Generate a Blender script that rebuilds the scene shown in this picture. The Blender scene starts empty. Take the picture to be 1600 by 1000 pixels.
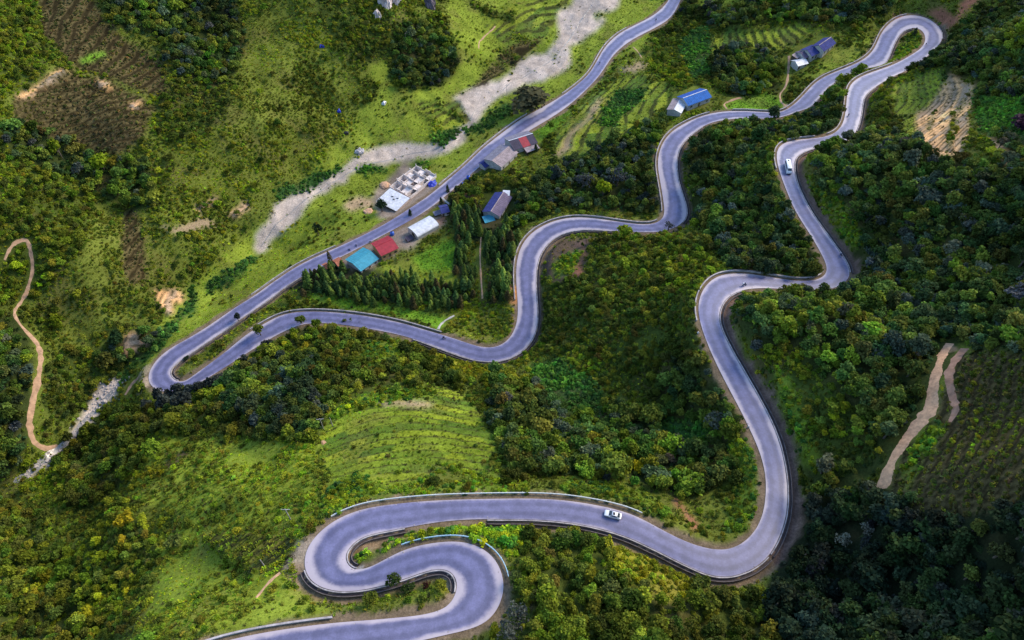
import bpy, bmesh, math, random
import numpy as np
from mathutils import Vector, Matrix
random.seed(7)
rng = np.random.default_rng(11)
S = bpy.context.scene
COL = S.collection
rad = math.radians

# ------------------------------------------------------------------ camera, sky, sun, exposure
PW, PH, FPX, PITCH, CAMH = 1600.0, 1000.0, 1130.0, rad(50.0), 260.0
cd = bpy.data.cameras.new('camera')
cd.sensor_width = 36.0
cd.lens = FPX / PW * 36.0
cd.clip_start = 1.0
cd.clip_end = 6000.0
cam = bpy.data.objects.new('camera', cd)
cam.location = (0, 0, CAMH)
cam.rotation_euler = (rad(90) - PITCH, 0, 0)
COL.objects.link(cam)
S.camera = cam

SUN_EL, SUN_AZ = rad(36), rad(58)          # azimuth measured from +Y (away from the camera) towards +X
w = bpy.data.worlds.new('World')
S.world = w
w.use_nodes = True
nt = w.node_tree
sky = nt.nodes.new('ShaderNodeTexSky')
sky.sky_type = 'NISHITA'
sky.sun_disc = False
sky.sun_elevation = SUN_EL
sky.sun_rotation = SUN_AZ
sky.air_density = 1.0
sky.dust_density = 0.5
sky.ozone_density = 2.5
bg = nt.nodes['Background']
nt.links.new(sky.outputs[0], bg.inputs[0])
bg.inputs[1].default_value = 0.13
sl = bpy.data.lights.new('sun', 'SUN')
sl.energy = 1.5
sl.angle = rad(24)
sl.color = (1.0, 0.85, 0.62)
so = bpy.data.objects.new('sun', sl)
sd = Vector((math.sin(SUN_AZ) * math.cos(SUN_EL), math.cos(SUN_AZ) * math.cos(SUN_EL), math.sin(SUN_EL)))
so.rotation_euler = sd.to_track_quat('Z', 'Y').to_euler()
so.location = (200, 400, 400)
COL.objects.link(so)
S.view_settings.view_transform = 'Standard'
S.view_settings.look = 'None'
S.view_settings.gamma = 1.0
S.view_settings.exposure = 1.55
S.cycles.max_bounces = 5
S.cycles.diffuse_bounces = 3
S.cycles.glossy_bounces = 2
S.cycles.transmission_bounces = 2

# ------------------------------------------------------------------ small helpers
_c, _s = math.cos(PITCH), math.sin(PITCH)
CAM = np.array([0, 0, CAMH])


def rays(u, v):
    x = (np.asarray(u, float) - PW / 2) / FPX
    y = -(np.asarray(v, float) - PH / 2) / FPX
    return np.stack([x, _c + y * _s, -_s + y * _c], -1)


def at_z(u, v, z):
    """point of the world at height z that the survey pixel looks at"""
    r = rays(u, v)
    t = (np.asarray(z, float) - CAMH) / r[..., 2]
    return CAM + r * t[..., None]


def project(p):
    p = np.asarray(p, float) - CAM
    dep = p[..., 1] * _c - p[..., 2] * _s
    up = p[..., 1] * _s + p[..., 2] * _c
    dep = np.where(dep < 5, 5, dep)
    return PW / 2 + FPX * p[..., 0] / dep, PH / 2 - FPX * up / dep, dep


def smooth(e0, e1, x):
    t = np.clip((x - e0) / (e1 - e0), 0, 1)
    return t * t * (3 - 2 * t)


def _hash(ix, iy, seed):
    n = (ix.astype(np.int64) * 374761393 + iy.astype(np.int64) * 668265263 + seed * 974711) & 0x7FFFFFFF
    n = ((n ^ (n >> 13)) * 1274126177) & 0x7FFFFFFF
    n = (n ^ (n >> 16)) & 0xFFFF
    return n / 65535.0


def vnoise(x, y, seed=0):
    x0, y0 = np.floor(x), np.floor(y)
    fx, fy = x - x0, y - y0
    fx, fy = fx * fx * (3 - 2 * fx), fy * fy * (3 - 2 * fy)
    a, b = _hash(x0, y0, seed), _hash(x0 + 1, y0, seed)
    c, d = _hash(x0, y0 + 1, seed), _hash(x0 + 1, y0 + 1, seed)
    return (a * (1 - fx) + b * fx) * (1 - fy) + (c * (1 - fx) + d * fx) * fy


def fbm(x, y, seed=0, o=4):
    s, a, t = 0, 0.5, 0
    for k in range(o):
        s = s + a * vnoise(x, y, seed + k * 17)
        t += a
        a *= 0.5
        x, y = x * 2.03 + 5.1, y * 2.03 + 1.7
    return s / t


def catmull(P, n):
    P = np.asarray(P, float)
    Q = np.vstack([2 * P[0] - P[1], P, 2 * P[-1] - P[-2]])
    out = []
    for i in range(len(P) - 1):
        a, b, c, d = Q[i], Q[i + 1], Q[i + 2], Q[i + 3]
        for t in np.linspace(0, 1, n, endpoint=False):
            out.append(0.5 * (2 * b + (c - a) * t + (2 * a - 5 * b + 4 * c - d) * t * t + (3 * b - a - 3 * c + d) * t ** 3))
    out.append(P[-1])
    return np.array(out)


def gsmooth(P, sig):
    k = int(sig * 3) + 1
    ker = np.exp(-0.5 * (np.arange(-k, k + 1) / sig) ** 2)
    ker /= ker.sum()
    Q = np.concatenate([np.repeat(P[:1], k, 0), P, np.repeat(P[-1:], k, 0)])
    return np.stack([np.convolve(Q[:, j], ker, 'valid') for j in range(P.shape[1])], 1)


def mesh(name, verts, faces, mat=None, parent=None, smooth_shade=False, link=True):
    me = bpy.data.meshes.new(name)
    me.from_pydata([tuple(map(float, p)) for p in verts], [], [tuple(map(int, f)) for f in faces])
    if mat is not None:
        for m in (mat if isinstance(mat, (list, tuple)) else [mat]):
            me.materials.append(m)
    if smooth_shade:
        me.polygons.foreach_set('use_smooth', [True] * len(me.polygons))
    me.update()
    o = bpy.data.objects.new(name, me)
    if link:
        COL.objects.link(o)
    if parent is not None:
        o.parent = parent
    return o


def empty(name, loc, rz=0.0, label=None, cat=None, group=None):
    o = bpy.data.objects.new(name, None)
    o.empty_display_size = 0.3
    o.location = loc
    o.rotation_euler = (0, 0, rz)
    COL.objects.link(o)
    tag(o, label, cat, group)
    return o


def tag(o, label=None, cat=None, group=None, kind=None):
    if label:
        o['label'] = label
    if cat:
        o['category'] = cat
    if group:
        o['group'] = group
    if kind:
        o['kind'] = kind
    return o


def copy_thing(root, loc, rz, scale=None, label=None, group=None):
    r = root.copy()
    COL.objects.link(r)
    r.location = loc
    r.rotation_euler = (0, 0, rz)
    if scale is not None:
        r.scale = scale
    if label:
        r['label'] = label
    if group:
        r['group'] = group
    for ch in root.children:
        c = ch.copy()
        COL.objects.link(c)
        c.parent = r
        for g in ch.children:
            d = g.copy()
            COL.objects.link(d)
            d.parent = c
    return r


class MB:
    """collects simple solids into one mesh"""

    def __init__(self):
        self.v, self.f = [], []

    def add(self, v, f):
        n = len(self.v)
        self.v += [tuple(p) for p in v]
        self.f += [tuple(i + n for i in q) for q in f]
        return self

    def box(self, c, s, rz=0.0):
        cx, cy, cz = c
        x, y, z = s[0] / 2, s[1] / 2, s[2] / 2
        co, si = math.cos(rz), math.sin(rz)
        v = []
        for k in (-z, z):
            for (i, j) in ((-x, -y), (x, -y), (x, y), (-x, y)):
                v.append((cx + i * co - j * si, cy + i * si + j * co, cz + k))
        return self.add(v, [(3, 2, 1, 0), (4, 5, 6, 7), (0, 1, 5, 4), (1, 2, 6, 5), (2, 3, 7, 6), (3, 0, 4, 7)])

    def tube(self, pts, r, n=8, cap=True):
        pts = [Vector(p) for p in pts]
        rr = r if isinstance(r, (list, tuple)) else [r] * len(pts)
        v, f = [], []
        for i, p in enumerate(pts):
            d = (pts[min(i + 1, len(pts) - 1)] - pts[max(i - 1, 0)]).normalized()
            a = d.orthogonal().normalized() if i == 0 else (a - d * a.dot(d)).normalized()
            b = d.cross(a)
            for k in range(n):
                t = 2 * math.pi * k / n
                v.append(p + (a * math.cos(t) + b * math.sin(t)) * rr[i])
        for i in range(len(pts) - 1):
            for k in range(n):
                f.append((i * n + k, i * n + (k + 1) % n, (i + 1) * n + (k + 1) % n, (i + 1) * n + k))
        if cap:
            f.append(tuple(range(n - 1, -1, -1)))
            f.append(tuple((len(pts) - 1) * n + k for k in range(n)))
        return self.add(v, f)

    def loft(self, rings, cap=True):
        n = len(rings[0])
        v = [p for r in rings for p in r]
        f = []
        for i in range(len(rings) - 1):
            for k in range(n):
                f.append((i * n + k, i * n + (k + 1) % n, (i + 1) * n + (k + 1) % n, (i + 1) * n + k))
        if cap:
            f.append(tuple(range(n - 1, -1, -1)))
            f.append(tuple((len(rings) - 1) * n + k for k in range(n)))
        return self.add(v, f)

    def poly(self, v):
        return self.add(v, [tuple(range(len(v)))])

    def build(self, name, mat, parent=None, sm=False):
        return mesh(name, self.v, self.f, mat, parent, sm)


# ------------------------------------------------------------------ materials
def new_mat(name):
    m = bpy.data.materials.new(name)
    m.use_nodes = True
    return m, m.node_tree, m.node_tree.nodes['Principled BSDF']


def plain(name, col, rough=0.6, metal=0.0, var=0.25, scale=2.0, col2=None, bump=0.0, spec=0.4):
    """base colour broken up by two sizes of noise"""
    m, t, p = new_mat(name)
    N, L = t.nodes, t.links
    tc = N.new('ShaderNodeTexCoord')
    no = N.new('ShaderNodeTexNoise')
    no.inputs['Scale'].default_value = scale
    no.inputs['Detail'].default_value = 6
    no.inputs['Roughness'].default_value = 0.65
    L.new(tc.outputs['Object'], no.inputs['Vector'])
    rp = N.new('ShaderNodeValToRGB')
    c2 = col2 or tuple(c * (1 - var) for c in col)
    rp.color_ramp.elements[0].position = 0.34
    rp.color_ramp.elements[1].position = 0.66
    rp.color_ramp.elements[0].color = (*c2, 1)
    rp.color_ramp.elements[1].color = (*[min(1, c * (1 + var * 0.4)) for c in col], 1)
    L.new(no.outputs['Fac'], rp.inputs[0])
    L.new(rp.outputs[0], p.inputs['Base Color'])
    p.inputs['Roughness'].default_value = rough
    p.inputs['Metallic'].default_value = metal
    p.inputs['Specular IOR Level'].default_value = spec
    if bump:
        b = N.new('ShaderNodeBump')
        b.inputs['Strength'].default_value = bump
        b.inputs['Distance'].default_value = 0.1
        L.new(no.outputs['Fac'], b.inputs['Height'])
        L.new(b.outputs[0], p.inputs['Normal'])
    return m


def leaf_material(name, transl=0.25, var=0.35):
    """leaf colour comes from each plant's own 'tint'; small leaf-to-leaf differences from noise"""
    m, t, p = new_mat(name)
    N, L = t.nodes, t.links
    at = N.new('ShaderNodeAttribute')
    at.attribute_type = 'INSTANCER'
    at.attribute_name = 'tint'
    geo = N.new('ShaderNodeNewGeometry')
    rnd = N.new('ShaderNodeMapRange')
    rnd.inputs['To Min'].default_value = 1 - var
    rnd.inputs['To Max'].default_value = 1 + var
    L.new(geo.outputs['Random Per Island'], rnd.inputs['Value'])
    mul = N.new('ShaderNodeVectorMath')
    mul.operation = 'SCALE'
    L.new(at.outputs['Vector'], mul.inputs[0])
    L.new(rnd.outputs[0], mul.inputs['Scale'])
    L.new(mul.outputs[0], p.inputs['Base Color'])
    p.inputs['Roughness'].default_value = 0.75
    p.inputs['Specular IOR Level'].default_value = 0.08
    tr = N.new('ShaderNodeBsdfTranslucent')
    L.new(mul.outputs[0], tr.inputs['Color'])
    mx = N.new('ShaderNodeMixShader')
    mx.inputs[0].default_value = transl
    out = N['Material Output']
    L.new(p.outputs[0], mx.inputs[1])
    L.new(tr.outputs[0], mx.inputs[2])
    L.new(mx.outputs[0], out.inputs[0])
    return m


M_LEAF = leaf_material('leaf')
M_GRASS = leaf_material('grass_blade', 0.3, 0.3)
M_BARK = plain('bark', (0.10, 0.08, 0.06), 0.9, var=0.4, scale=6)
M_CONC = plain('weathered_concrete', (0.46, 0.44, 0.41), 0.85, var=0.45, scale=1.2, bump=0.3)
M_LIP = plain('kerb_concrete', (0.42, 0.38, 0.38), 0.85, var=0.5, scale=0.5, bump=0.2)
M_DITCH = plain('ditch_mud', (0.06, 0.045, 0.045), 0.8, var=0.5, scale=1.5)
M_STEEL = plain('galvanised_steel', (0.66, 0.68, 0.64), 0.6, 0.15, var=0.25, scale=3)
M_STEELB = plain('blue_grey_steel', (0.42, 0.62, 0.70), 0.55, 0.15, var=0.25, scale=3)
M_SOIL = plain('bare_orange_soil', (0.46, 0.29, 0.17), 0.95, var=0.35, scale=0.25, col2=(0.30, 0.19, 0.11), bump=0.4)
M_REDSOIL = plain('bare_red_soil', (0.30, 0.13, 0.08), 0.95, var=0.35, scale=0.25, bump=0.4)
M_ROCK = plain('limestone', (0.50, 0.46, 0.45), 0.9, var=0.55, scale=0.35, bump=0.6)
M_STONE = plain('river_stone', (0.46, 0.40, 0.36), 0.9, var=0.4, scale=0.5)
M_WATER = plain('shallow_water', (0.30, 0.28, 0.25), 0.2, var=0.3, scale=0.4)
M_TYRE = plain('tyre_rubber', (0.02, 0.02, 0.02), 0.8, var=0.2)
M_CARW = plain('white_paint', (0.80, 0.80, 0.81), 0.3, var=0.06, scale=0.7, spec=0.5)
M_GLASS = plain('dark_glass', (0.025, 0.04, 0.055), 0.08, var=0.2, spec=0.7)
M_BLACK = plain('black_plastic', (0.02, 0.02, 0.022), 0.5, var=0.2)
M_LAMP = plain('headlamp', (0.7, 0.72, 0.75), 0.15, var=0.1)
M_RED = plain('red_lamp', (0.4, 0.02, 0.02), 0.25, var=0.1)
M_WALLW = plain('plaster', (0.48, 0.46, 0.42), 0.9, var=0.35, scale=1.0)
M_WALLO = plain('ochre_plaster', (0.52, 0.33, 0.13), 0.9, var=0.3, scale=1.0)
M_WOOD = plain('dark_wood', (0.09, 0.06, 0.04), 0.85, var=0.4, scale=3)
M_BRICKW = plain('unfinished_blockwork', (0.60, 0.50, 0.45), 0.95, var=0.35, scale=1.5)
R_BLUE = plain('blue_sheet_metal', (0.010, 0.12, 0.42), 0.7, 0.0, var=0.3, scale=0.5, spec=0.2)
R_BLUE2 = plain('pale_blue_sheet_metal', (0.03, 0.10, 0.38), 0.75, 0.0, var=0.3, scale=0.5, spec=0.15)
R_TEAL = plain('teal_sheet_metal', (0.05, 0.30, 0.40), 0.5, 0.0, var=0.25, scale=0.5)
R_RED = plain('red_sheet_metal', (0.36, 0.028, 0.04), 0.5, 0.0, var=0.3, scale=0.5)
R_WHITE = plain('white_sheet_metal', (0.66, 0.67, 0.70), 0.45, 0.0, var=0.3, scale=0.6)
R_GREY = plain('grey_fibre_cement', (0.21, 0.20, 0.25), 0.85, var=0.35, scale=0.5)
R_DARK = plain('dark_tile_roof', (0.055, 0.045, 0.075), 0.8, var=0.35, scale=0.6)
R_PINK = plain('weathered_pink_grey_sheet', (0.34, 0.27, 0.27), 0.85, var=0.4, scale=0.5)
R_SLATE = plain('slate_blue_roof', (0.050, 0.060, 0.20), 0.85, var=0.3, scale=0.5, spec=0.12)
R_MAUVE = plain('mauve_roof', (0.13, 0.10, 0.16), 0.8, var=0.3, scale=0.5)
R_ORANGE = plain('orange_tile', (0.40, 0.14, 0.08), 0.8, var=0.35, scale=0.8)
M_TARP = plain('blue_tarpaulin', (0.03, 0.05, 0.42), 0.5, var=0.35, scale=1.5)
M_NEWWALL = plain('pale_new_plaster', (0.74, 0.65, 0.60), 0.9, var=0.3, scale=0.8)
M_SAND = plain('orange_sand', (0.55, 0.33, 0.20), 0.95, var=0.25, scale=1.5)
# ------------------------------------------------------------------ the road survey: opposite asphalt edges (photo pixels), then heights from a steady climb
R = [
    (1050,-14,1068,-8), (1046,0,1062,1), (1033,15,1054,22), (1013,30,1036,38), (978,45,997,56), (957,60,974,71), (942,77,957,87), (932,97,947,103),
    (920,117,934,122), (902,132,914,142), (883,147,895,160), (850,167,867,181), (820,182,837,198), (800,196,816,211), (780,211,796,226), (752,233,766,247),
    (735,251,747,262), (711,272,724,283), (690,289,703,300), (668,308,680,320), (639,326,651,339), (606,348,618,357), (580,361,592,371), (540,381,554,391),
    (500,398,516,410), (465,415,478,428), (443,430,453,442), (417,447,429,461), (400,461,410,475), (367,480,378,496), (333,505,344,521), (300,526,312,542),
    (267,543,283,561), (247,559,268,574), (233,579,265,583), (231,596,268,589), (241,608,274,595), (262,614,285,597), (290,611,296,592), (330,588,315,577),
    (365,565,350,553), (395,546,380,525), (417,532,403,512), (447,516,433,494), (480,503,465,486), (533,506,537,488), (600,517,607,499), (633,525,644,509),
    (657,533,668,517), (700,549,713,529), (733,561,740,540), (760,565,765,544), (790,564,782,540), (815,551,797,529), (833,530,808,508), (841,506,810,480),
    (838,466,807,450), (836,425,806,420), (843,396,810,394), (860,375,822,370), (883,362,850,350), (917,357,890,338), (950,361,935,341), (1000,362,1000,352),
    (1032,363,1025,349), (1058,355,1038,340), (1073,342,1038,325), (1074,322,1035,303), (1060,290,1030,275), (1056,257,1027,255), (1060,230,1031,230), (1077,213,1045,208),
    (1093,200,1067,194), (1113,190,1095,181), (1140,186,1125,174), (1167,184,1160,173), (1200,186,1195,175), (1225,183,1220,176), (1245,174,1235,168), (1267,169,1252,153),
    (1280,152,1265,138), (1297,133,1280,123), (1320,119,1310,110), (1350,106,1340,99), (1377,104,1362,84), (1387,95,1371,66), (1393,77,1379,46), (1403,55,1398,29),
    (1415,45,1420,22), (1433,42,1445,26), (1443,50,1465,38), (1447,60,1474,55), (1443,72,1470,68), (1432,81,1455,81), (1417,90,1441,97), (1397,101,1413,112),
    (1373,109,1393,120), (1347,118,1370,134), (1330,129,1352,147), (1323,145,1347,160), (1322,173,1345,190), (1317,198,1333,216), (1298,213,1312,224), (1270,216,1279,229),
    (1233,219,1255,237), (1217,228,1242,246), (1212,243,1240,260), (1217,267,1243,283), (1230,300,1256,310), (1243,333,1268,333), (1267,366,1290,363), (1283,396,1313,394),
    (1294,417,1328,418), (1289,433,1328,437), (1267,440,1300,456), (1233,438,1240,452), (1200,432,1205,450), (1167,427,1172,450), (1133,427,1150,456), (1110,437,1134,466),
    (1095,457,1125,482), (1089,483,1122,500), (1097,516,1130,522), (1113,556,1146,553), (1133,596,1167,588), (1153,633,1187,624), (1170,667,1207,662), (1187,704,1223,705),
    (1197,740,1231,760), (1197,774,1230,803), (1192,807,1219,836), (1178,834,1202,872), (1153,855,1170,893), (1127,860,1134,904), (1100,856,1098,896), (1067,845,1062,878),
    (1033,827,1028,861), (1000,809,995,845), (967,796,955,829), (900,783,888,815), (850,779,840,812), (800,779,795,811), (733,780,728,811), (667,782,678,816),
    (600,789,630,825), (567,795,595,831), (533,807,567,838), (507,824,550,850), (484,847,539,866), (474,874,541,880), (479,903,552,890), (505,921,563,890),
    (540,925,580,886), (573,921,600,875), (605,913,630,859), (640,902,660,851), (665,892,693,846), (688,888,723,846), (703,892,750,854), (713,903,775,872),
    (715,920,788,905), (707,939,786,934), (693,953,768,970), (660,961,733,984), (633,964,690,993), (600,967,660,1001), (567,970,610,1010), (520,973,560,1018),
    (467,980,510,1027), (400,990,440,1040), (340,1004,380,1055), (280,1025,310,1075), (200,1052,232,1104), (110,1088,145,1142),
]
R = np.array(R, float)
K0 = 36
zz = np.zeros(len(R))
for _ in range(80):
    PA, PB = at_z(R[:, 0], R[:, 1], zz), at_z(R[:, 2], R[:, 3], zz)
    C = (PA + PB) / 2
    sl_ = np.cumsum(np.r_[0, np.hypot(*np.diff(C[:, :2], axis=0).T)])
    sl_ -= sl_[K0]
    zz = 0.5 * zz + 0.5 * np.where(sl_ < 0, -sl_ * 0.03, sl_ * 0.065)
NS = 14
EA = gsmooth(catmull(PA, NS), 8)
EB = gsmooth(catmull(PB, NS), 8)
zc = gsmooth(((EA[:, 2] + EB[:, 2]) / 2)[:, None], 14)[:, 0]
EA[:, 2] = zc
EB[:, 2] = zc
ND = len(EA)


def outward(E, O):
    """unit vector in plan that leaves the road at edge E (other edge O)"""
    d = np.gradient(E[:, :2], axis=0)
    d = gsmooth(d, 4)
    d /= np.linalg.norm(d, axis=1)[:, None] + 1e-9
    n = np.stack([d[:, 1], -d[:, 0]], 1)
    s = np.sign(((E - O)[:, :2] * n).sum(1))
    return n * s[:, None]


OA, OB = outward(EA, EB), outward(EB, EA)

# side, first station, last station, width of the bare cut bank behind the ditch
DITCH = [('B', 24.2, 36.4, 0.6), ('A', 47.5, 62.2, 1.2), ('A', 65.6, 72.4, 1.6), ('A', 78.6, 83.0, 1.5), ('A', 84.0, 88.6, 1.0),
         ('B', 90.2, 91.6, 2.0), ('B', 97.2, 100.6, 1.6), ('B', 103.2, 112.4, 2.9), ('B', 117.6, 131.0, 2.6), ('B', 131.0, 141.6, 1.8), ('B', 144.0, 150.6, 1.0), ('A', 149.6, 160.4, 1.2)]
WALL = [('A', 4.0, 10.1, 'pale low wall along the valley road above the gravel riverbed'), ('A', 11.9, 18.2, 'long pale low wall along the valley road opposite the row of houses'),
        ('A', 23.4, 28.2, 'pale low wall along the valley road above the dark conifer belt'), ('B', 41.6, 48.6, 'pale low wall on the outer side of the road beside the conifer belt'),
        ('B', 55.4, 64.4, 'pale low wall round the outside of the bend above the orange bank'), ('B', 65.6, 73.6, 'pale low wall round the bend below the blue roofed house'),
        ('B', 74.6, 88.0, 'long pale low wall climbing to the uppermost hairpin'), ('A', 95.0, 102.2, 'pale low wall between the two legs of the uppermost hairpin'),
        ('A', 102.8, 107.0, 'pale low wall on the bend where the white minibus drives'), ('A', 112.6, 121.6, 'pale low wall round the bend above the wooded knoll'),
        ('A', 167.0, 171.0, 'pale low wall along the lowest leg of road at the picture edge')]
RAIL = [('A', 137.0, 146.6, M_STEEL, 'long grey steel guard rail between the terraced field and the road'), ('B', 154.0, 160.0, M_STEELB, 'bluish steel guard rail round the outside of the lowest hairpin')]
flagA, flagB = np.zeros(ND), np.zeros(ND)
for sd_, a, b, wd in DITCH:
    (flagA if sd_ == 'A' else flagB)[int(a * NS):int(b * NS) + 1] = wd

# ------------------------------------------------------------------ terrain: a smooth surface through surveyed heights
CP = [(0, 0, 78), (200, 100, 53), (400, 200, 23), (400, 50, 43), (550, 130, 20), (600, 15, 38), (700, 60, 19), (480, 0, 50), (0, 300, 46), (130, 255, 30), (250, 340, 15),
      (0, 450, 24), (45, 560, 9), (0, 600, 12), (0, 700, 0), (100, 400, 23), (200, 450, 10), (150, 550, -1), (300, 250, 24), (330, 380, 4), (480, 240, 6), (100, 130, 58),
      (80, 700, -14), (190, 600, -8), (40, 745, -16), (300, 455, -5), (400, 375, -4), (470, 310, -3), (560, 255, -1), (700, 222, 2), (740, 160, 4), (830, 110, 6), (930, 5, 10),
      (760, 60, 10), (650, 180, 6), (520, 330, 0), (140, 640, -11), (-60, 790, -17),
      (1450, 320, 76), (1600, 250, 96), (1480, 150, 60), (1600, 60, 86), (1560, 0, 58), (1400, 480, 74), (1550, 480, 89), (1400, 620, 84), (1285, 650, 72), (1560, 650, 101),
      (1450, 780, 95), (1310, 800, 74), (1600, 850, 112), (1310, 950, 79), (1500, 960, 97), (1350, 300, 63),
      (950, 930, 79), (1100, 975, 80), (1215, 945, 71), (850, 890, 78), (900, 1000, 87), (1050, 900, 74),
      (900, 645, 36), (1060, 650, 45), (930, 430, 27), (1000, 480, 41), (1100, 700, 55),
      (640, 640, 44), (640, 720, 60), (490, 700, 47), (770, 700, 53), (480, 620, 29), (300, 750, 34), (200, 690, 9), (400, 800, 60), (300, 900, 60), (200, 810, 26), (420, 720, 45),
      (140, 850, 10), (50, 900, 18), (0, 1000, 32), (150, 960, 40), (350, 620, 12), (60, 800, -2),
      (620, 430, 6), (700, 400, 8), (780, 400, 12), (770, 330, 9), (870, 250, 14), (950, 170, 17), (1080, 150, 24), (1000, 100, 16), (1100, 60, 20), (1250, 85, 30), (1150, 10, 26),
      (1340, 20, 40), (1150, 280, 36), (1180, 350, 44),
      (-250, 0, 112), (-250, 500, 48), (-250, 1000, 60), (1850, 0, 110), (1850, 500, 130), (1850, 1000, 140), (800, -150, 24), (300, -150, 80), (1300, -150, 60), (600, 1150, 92), (1100, 1150, 98), (200, 1150, 70)]
CP = np.array(CP, float)
cp = at_z(CP[:, 0], CP[:, 1], CP[:, 2])
cr = (EA + EB)[::NS * 2] / 2
cp = np.vstack([cp, cr])
lam = np.r_[np.full(len(CP), 0.004), np.full(len(cr), 0.0006)]
SC = 100.0


def _kern(r2):
    return 0.5 * r2 * np.log(r2 + 1e-9)


X = cp[:, :2] / SC
n_ = len(X)
Kk = _kern(((X[:, None] - X[None]) ** 2).sum(-1)) + np.diag(lam)
Pm = np.c_[np.ones(n_), X]
sol = np.linalg.solve(np.block([[Kk, Pm], [Pm.T, np.zeros((3, 3))]]), np.r_[cp[:, 2], 0, 0, 0])


def tps(x, y):
    x, y = np.asarray(x, float).ravel() / SC, np.asarray(y, float).ravel() / SC
    out = np.empty(len(x))
    for i in range(0, len(x), 40000):
        a, b = x[i:i + 40000], y[i:i + 40000]
        r2 = (a[:, None] - X[None, :, 0]) ** 2 + (b[:, None] - X[None, :, 1]) ** 2
        out[i:i + 40000] = _kern(r2) @ sol[:n_] + sol[n_] + sol[n_ + 1] * a + sol[n_ + 2] * b
    return out


GX0, GX1, GY0, GY1, DX = -310, 330, 20, 545, 1.0
gx = np.arange(GX0, GX1 + 0.5, DX)
gy = np.arange(GY0, GY1 + 0.5, DX)
NX, NY = len(gx), len(gy)
# coarse evaluation every 3 m, then bilinear: the surface is very smooth
cgx, cgy = np.arange(GX0, GX1 + 3.1, 3.0), np.arange(GY0, GY1 + 3.1, 3.0)
A_, B_ = np.meshgrid(cgx, cgy)
Hc = tps(A_, B_).reshape(A_.shape)


def bil(G, x0, y0, st, x, y):
    fx, fy = (np.asarray(x, float) - x0) / st, (np.asarray(y, float) - y0) / st
    ix = np.clip(np.floor(fx).astype(int), 0, G.shape[1] - 2)
    iy = np.clip(np.floor(fy).astype(int), 0, G.shape[0] - 2)
    fx, fy = np.clip(fx - ix, 0, 1), np.clip(fy - iy, 0, 1)
    return (G[iy, ix] * (1 - fx) + G[iy, ix + 1] * fx) * (1 - fy) + (G[iy + 1, ix] * (1 - fx) + G[iy + 1, ix + 1] * fx) * fy


GXX, GYY = np.meshgrid(gx, gy)
H = bil(Hc, GX0, GY0, 3.0, GXX, GYY)
H = np.clip(H, -40, 210)
H0 = H.copy()

# distance to the road and its height beside every grid point
D = np.full(H.shape, 99.0)
ZR = np.zeros(H.shape)
FL = np.zeros(H.shape)
WIN = 14
for E, FLG in ((EA, flagA), (EB, flagB)):
    for k in range(0, ND):
        ix, iy = int(round((E[k, 0] - GX0) / DX)), int(round((E[k, 1] - GY0) / DX))
        if ix < WIN or iy < WIN or ix >= NX - WIN or iy >= NY - WIN:
            continue
        s_ = (slice(iy - WIN, iy + WIN + 1), slice(ix - WIN, ix + WIN + 1))
        d = np.hypot(GXX[s_] - E[k, 0], GYY[s_] - E[k, 1])
        m = d < D[s_]
        D[s_][m] = d[m]
        ZR[s_][m] = E[k, 2]
        FL[s_][m] = FLG[k]
for t in np.linspace(0, 1, 40):
    P = EA * (1 - t) + EB * t
    ix, iy = np.round((P[:, 0] - GX0) / DX).astype(int), np.round((P[:, 1] - GY0) / DX).astype(int)
    ok = (ix >= 0) & (iy >= 0) & (ix < NX) & (iy < NY)
    D[iy[ok], ix[ok]] = 0
    ZR[iy[ok], ix[ok]] = P[ok, 2]

# ------------------------------------------------------------------ land cover map (photo pixels, 2 px cells)
PALD = [(0.068, 0.118, 0.023), (0.045, 0.086, 0.023), (0.105, 0.153, 0.026), (0.058, 0.103, 0.036), (0.137, 0.181, 0.026)]
PALO = [(0.160, 0.198, 0.018), (0.111, 0.152, 0.015), (0.208, 0.231, 0.020), (0.125, 0.138, 0.022), (0.076, 0.112, 0.015)]
PALL = [(0.185, 0.265, 0.018), (0.234, 0.294, 0.016), (0.130, 0.225, 0.020), (0.185, 0.208, 0.022)]
PALY = [(.34, .33, .014), (.27, .29, .016), (.20, .24, .018)]
PALSHADE = [(.030, .052, .018), (.020, .040, .017), (.045, .070, .022), (.040, .052, .036), (.028, .050, .026)]  # leaf colours darkened to carry the shade of the corner slope
PALB = [(0.099, 0.117, 0.094), (0.072, 0.099, 0.070), (0.052, 0.074, 0.050), (0.116, 0.124, 0.090)]
PALG = [(0.064, 0.167, 0.028), (0.087, 0.192, 0.030), (0.052, 0.130, 0.026)]
PALR = [(.145, .110, .045), (.125, .105, .036), (.095, .105, .028), (.080, .100, .026)]
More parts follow.
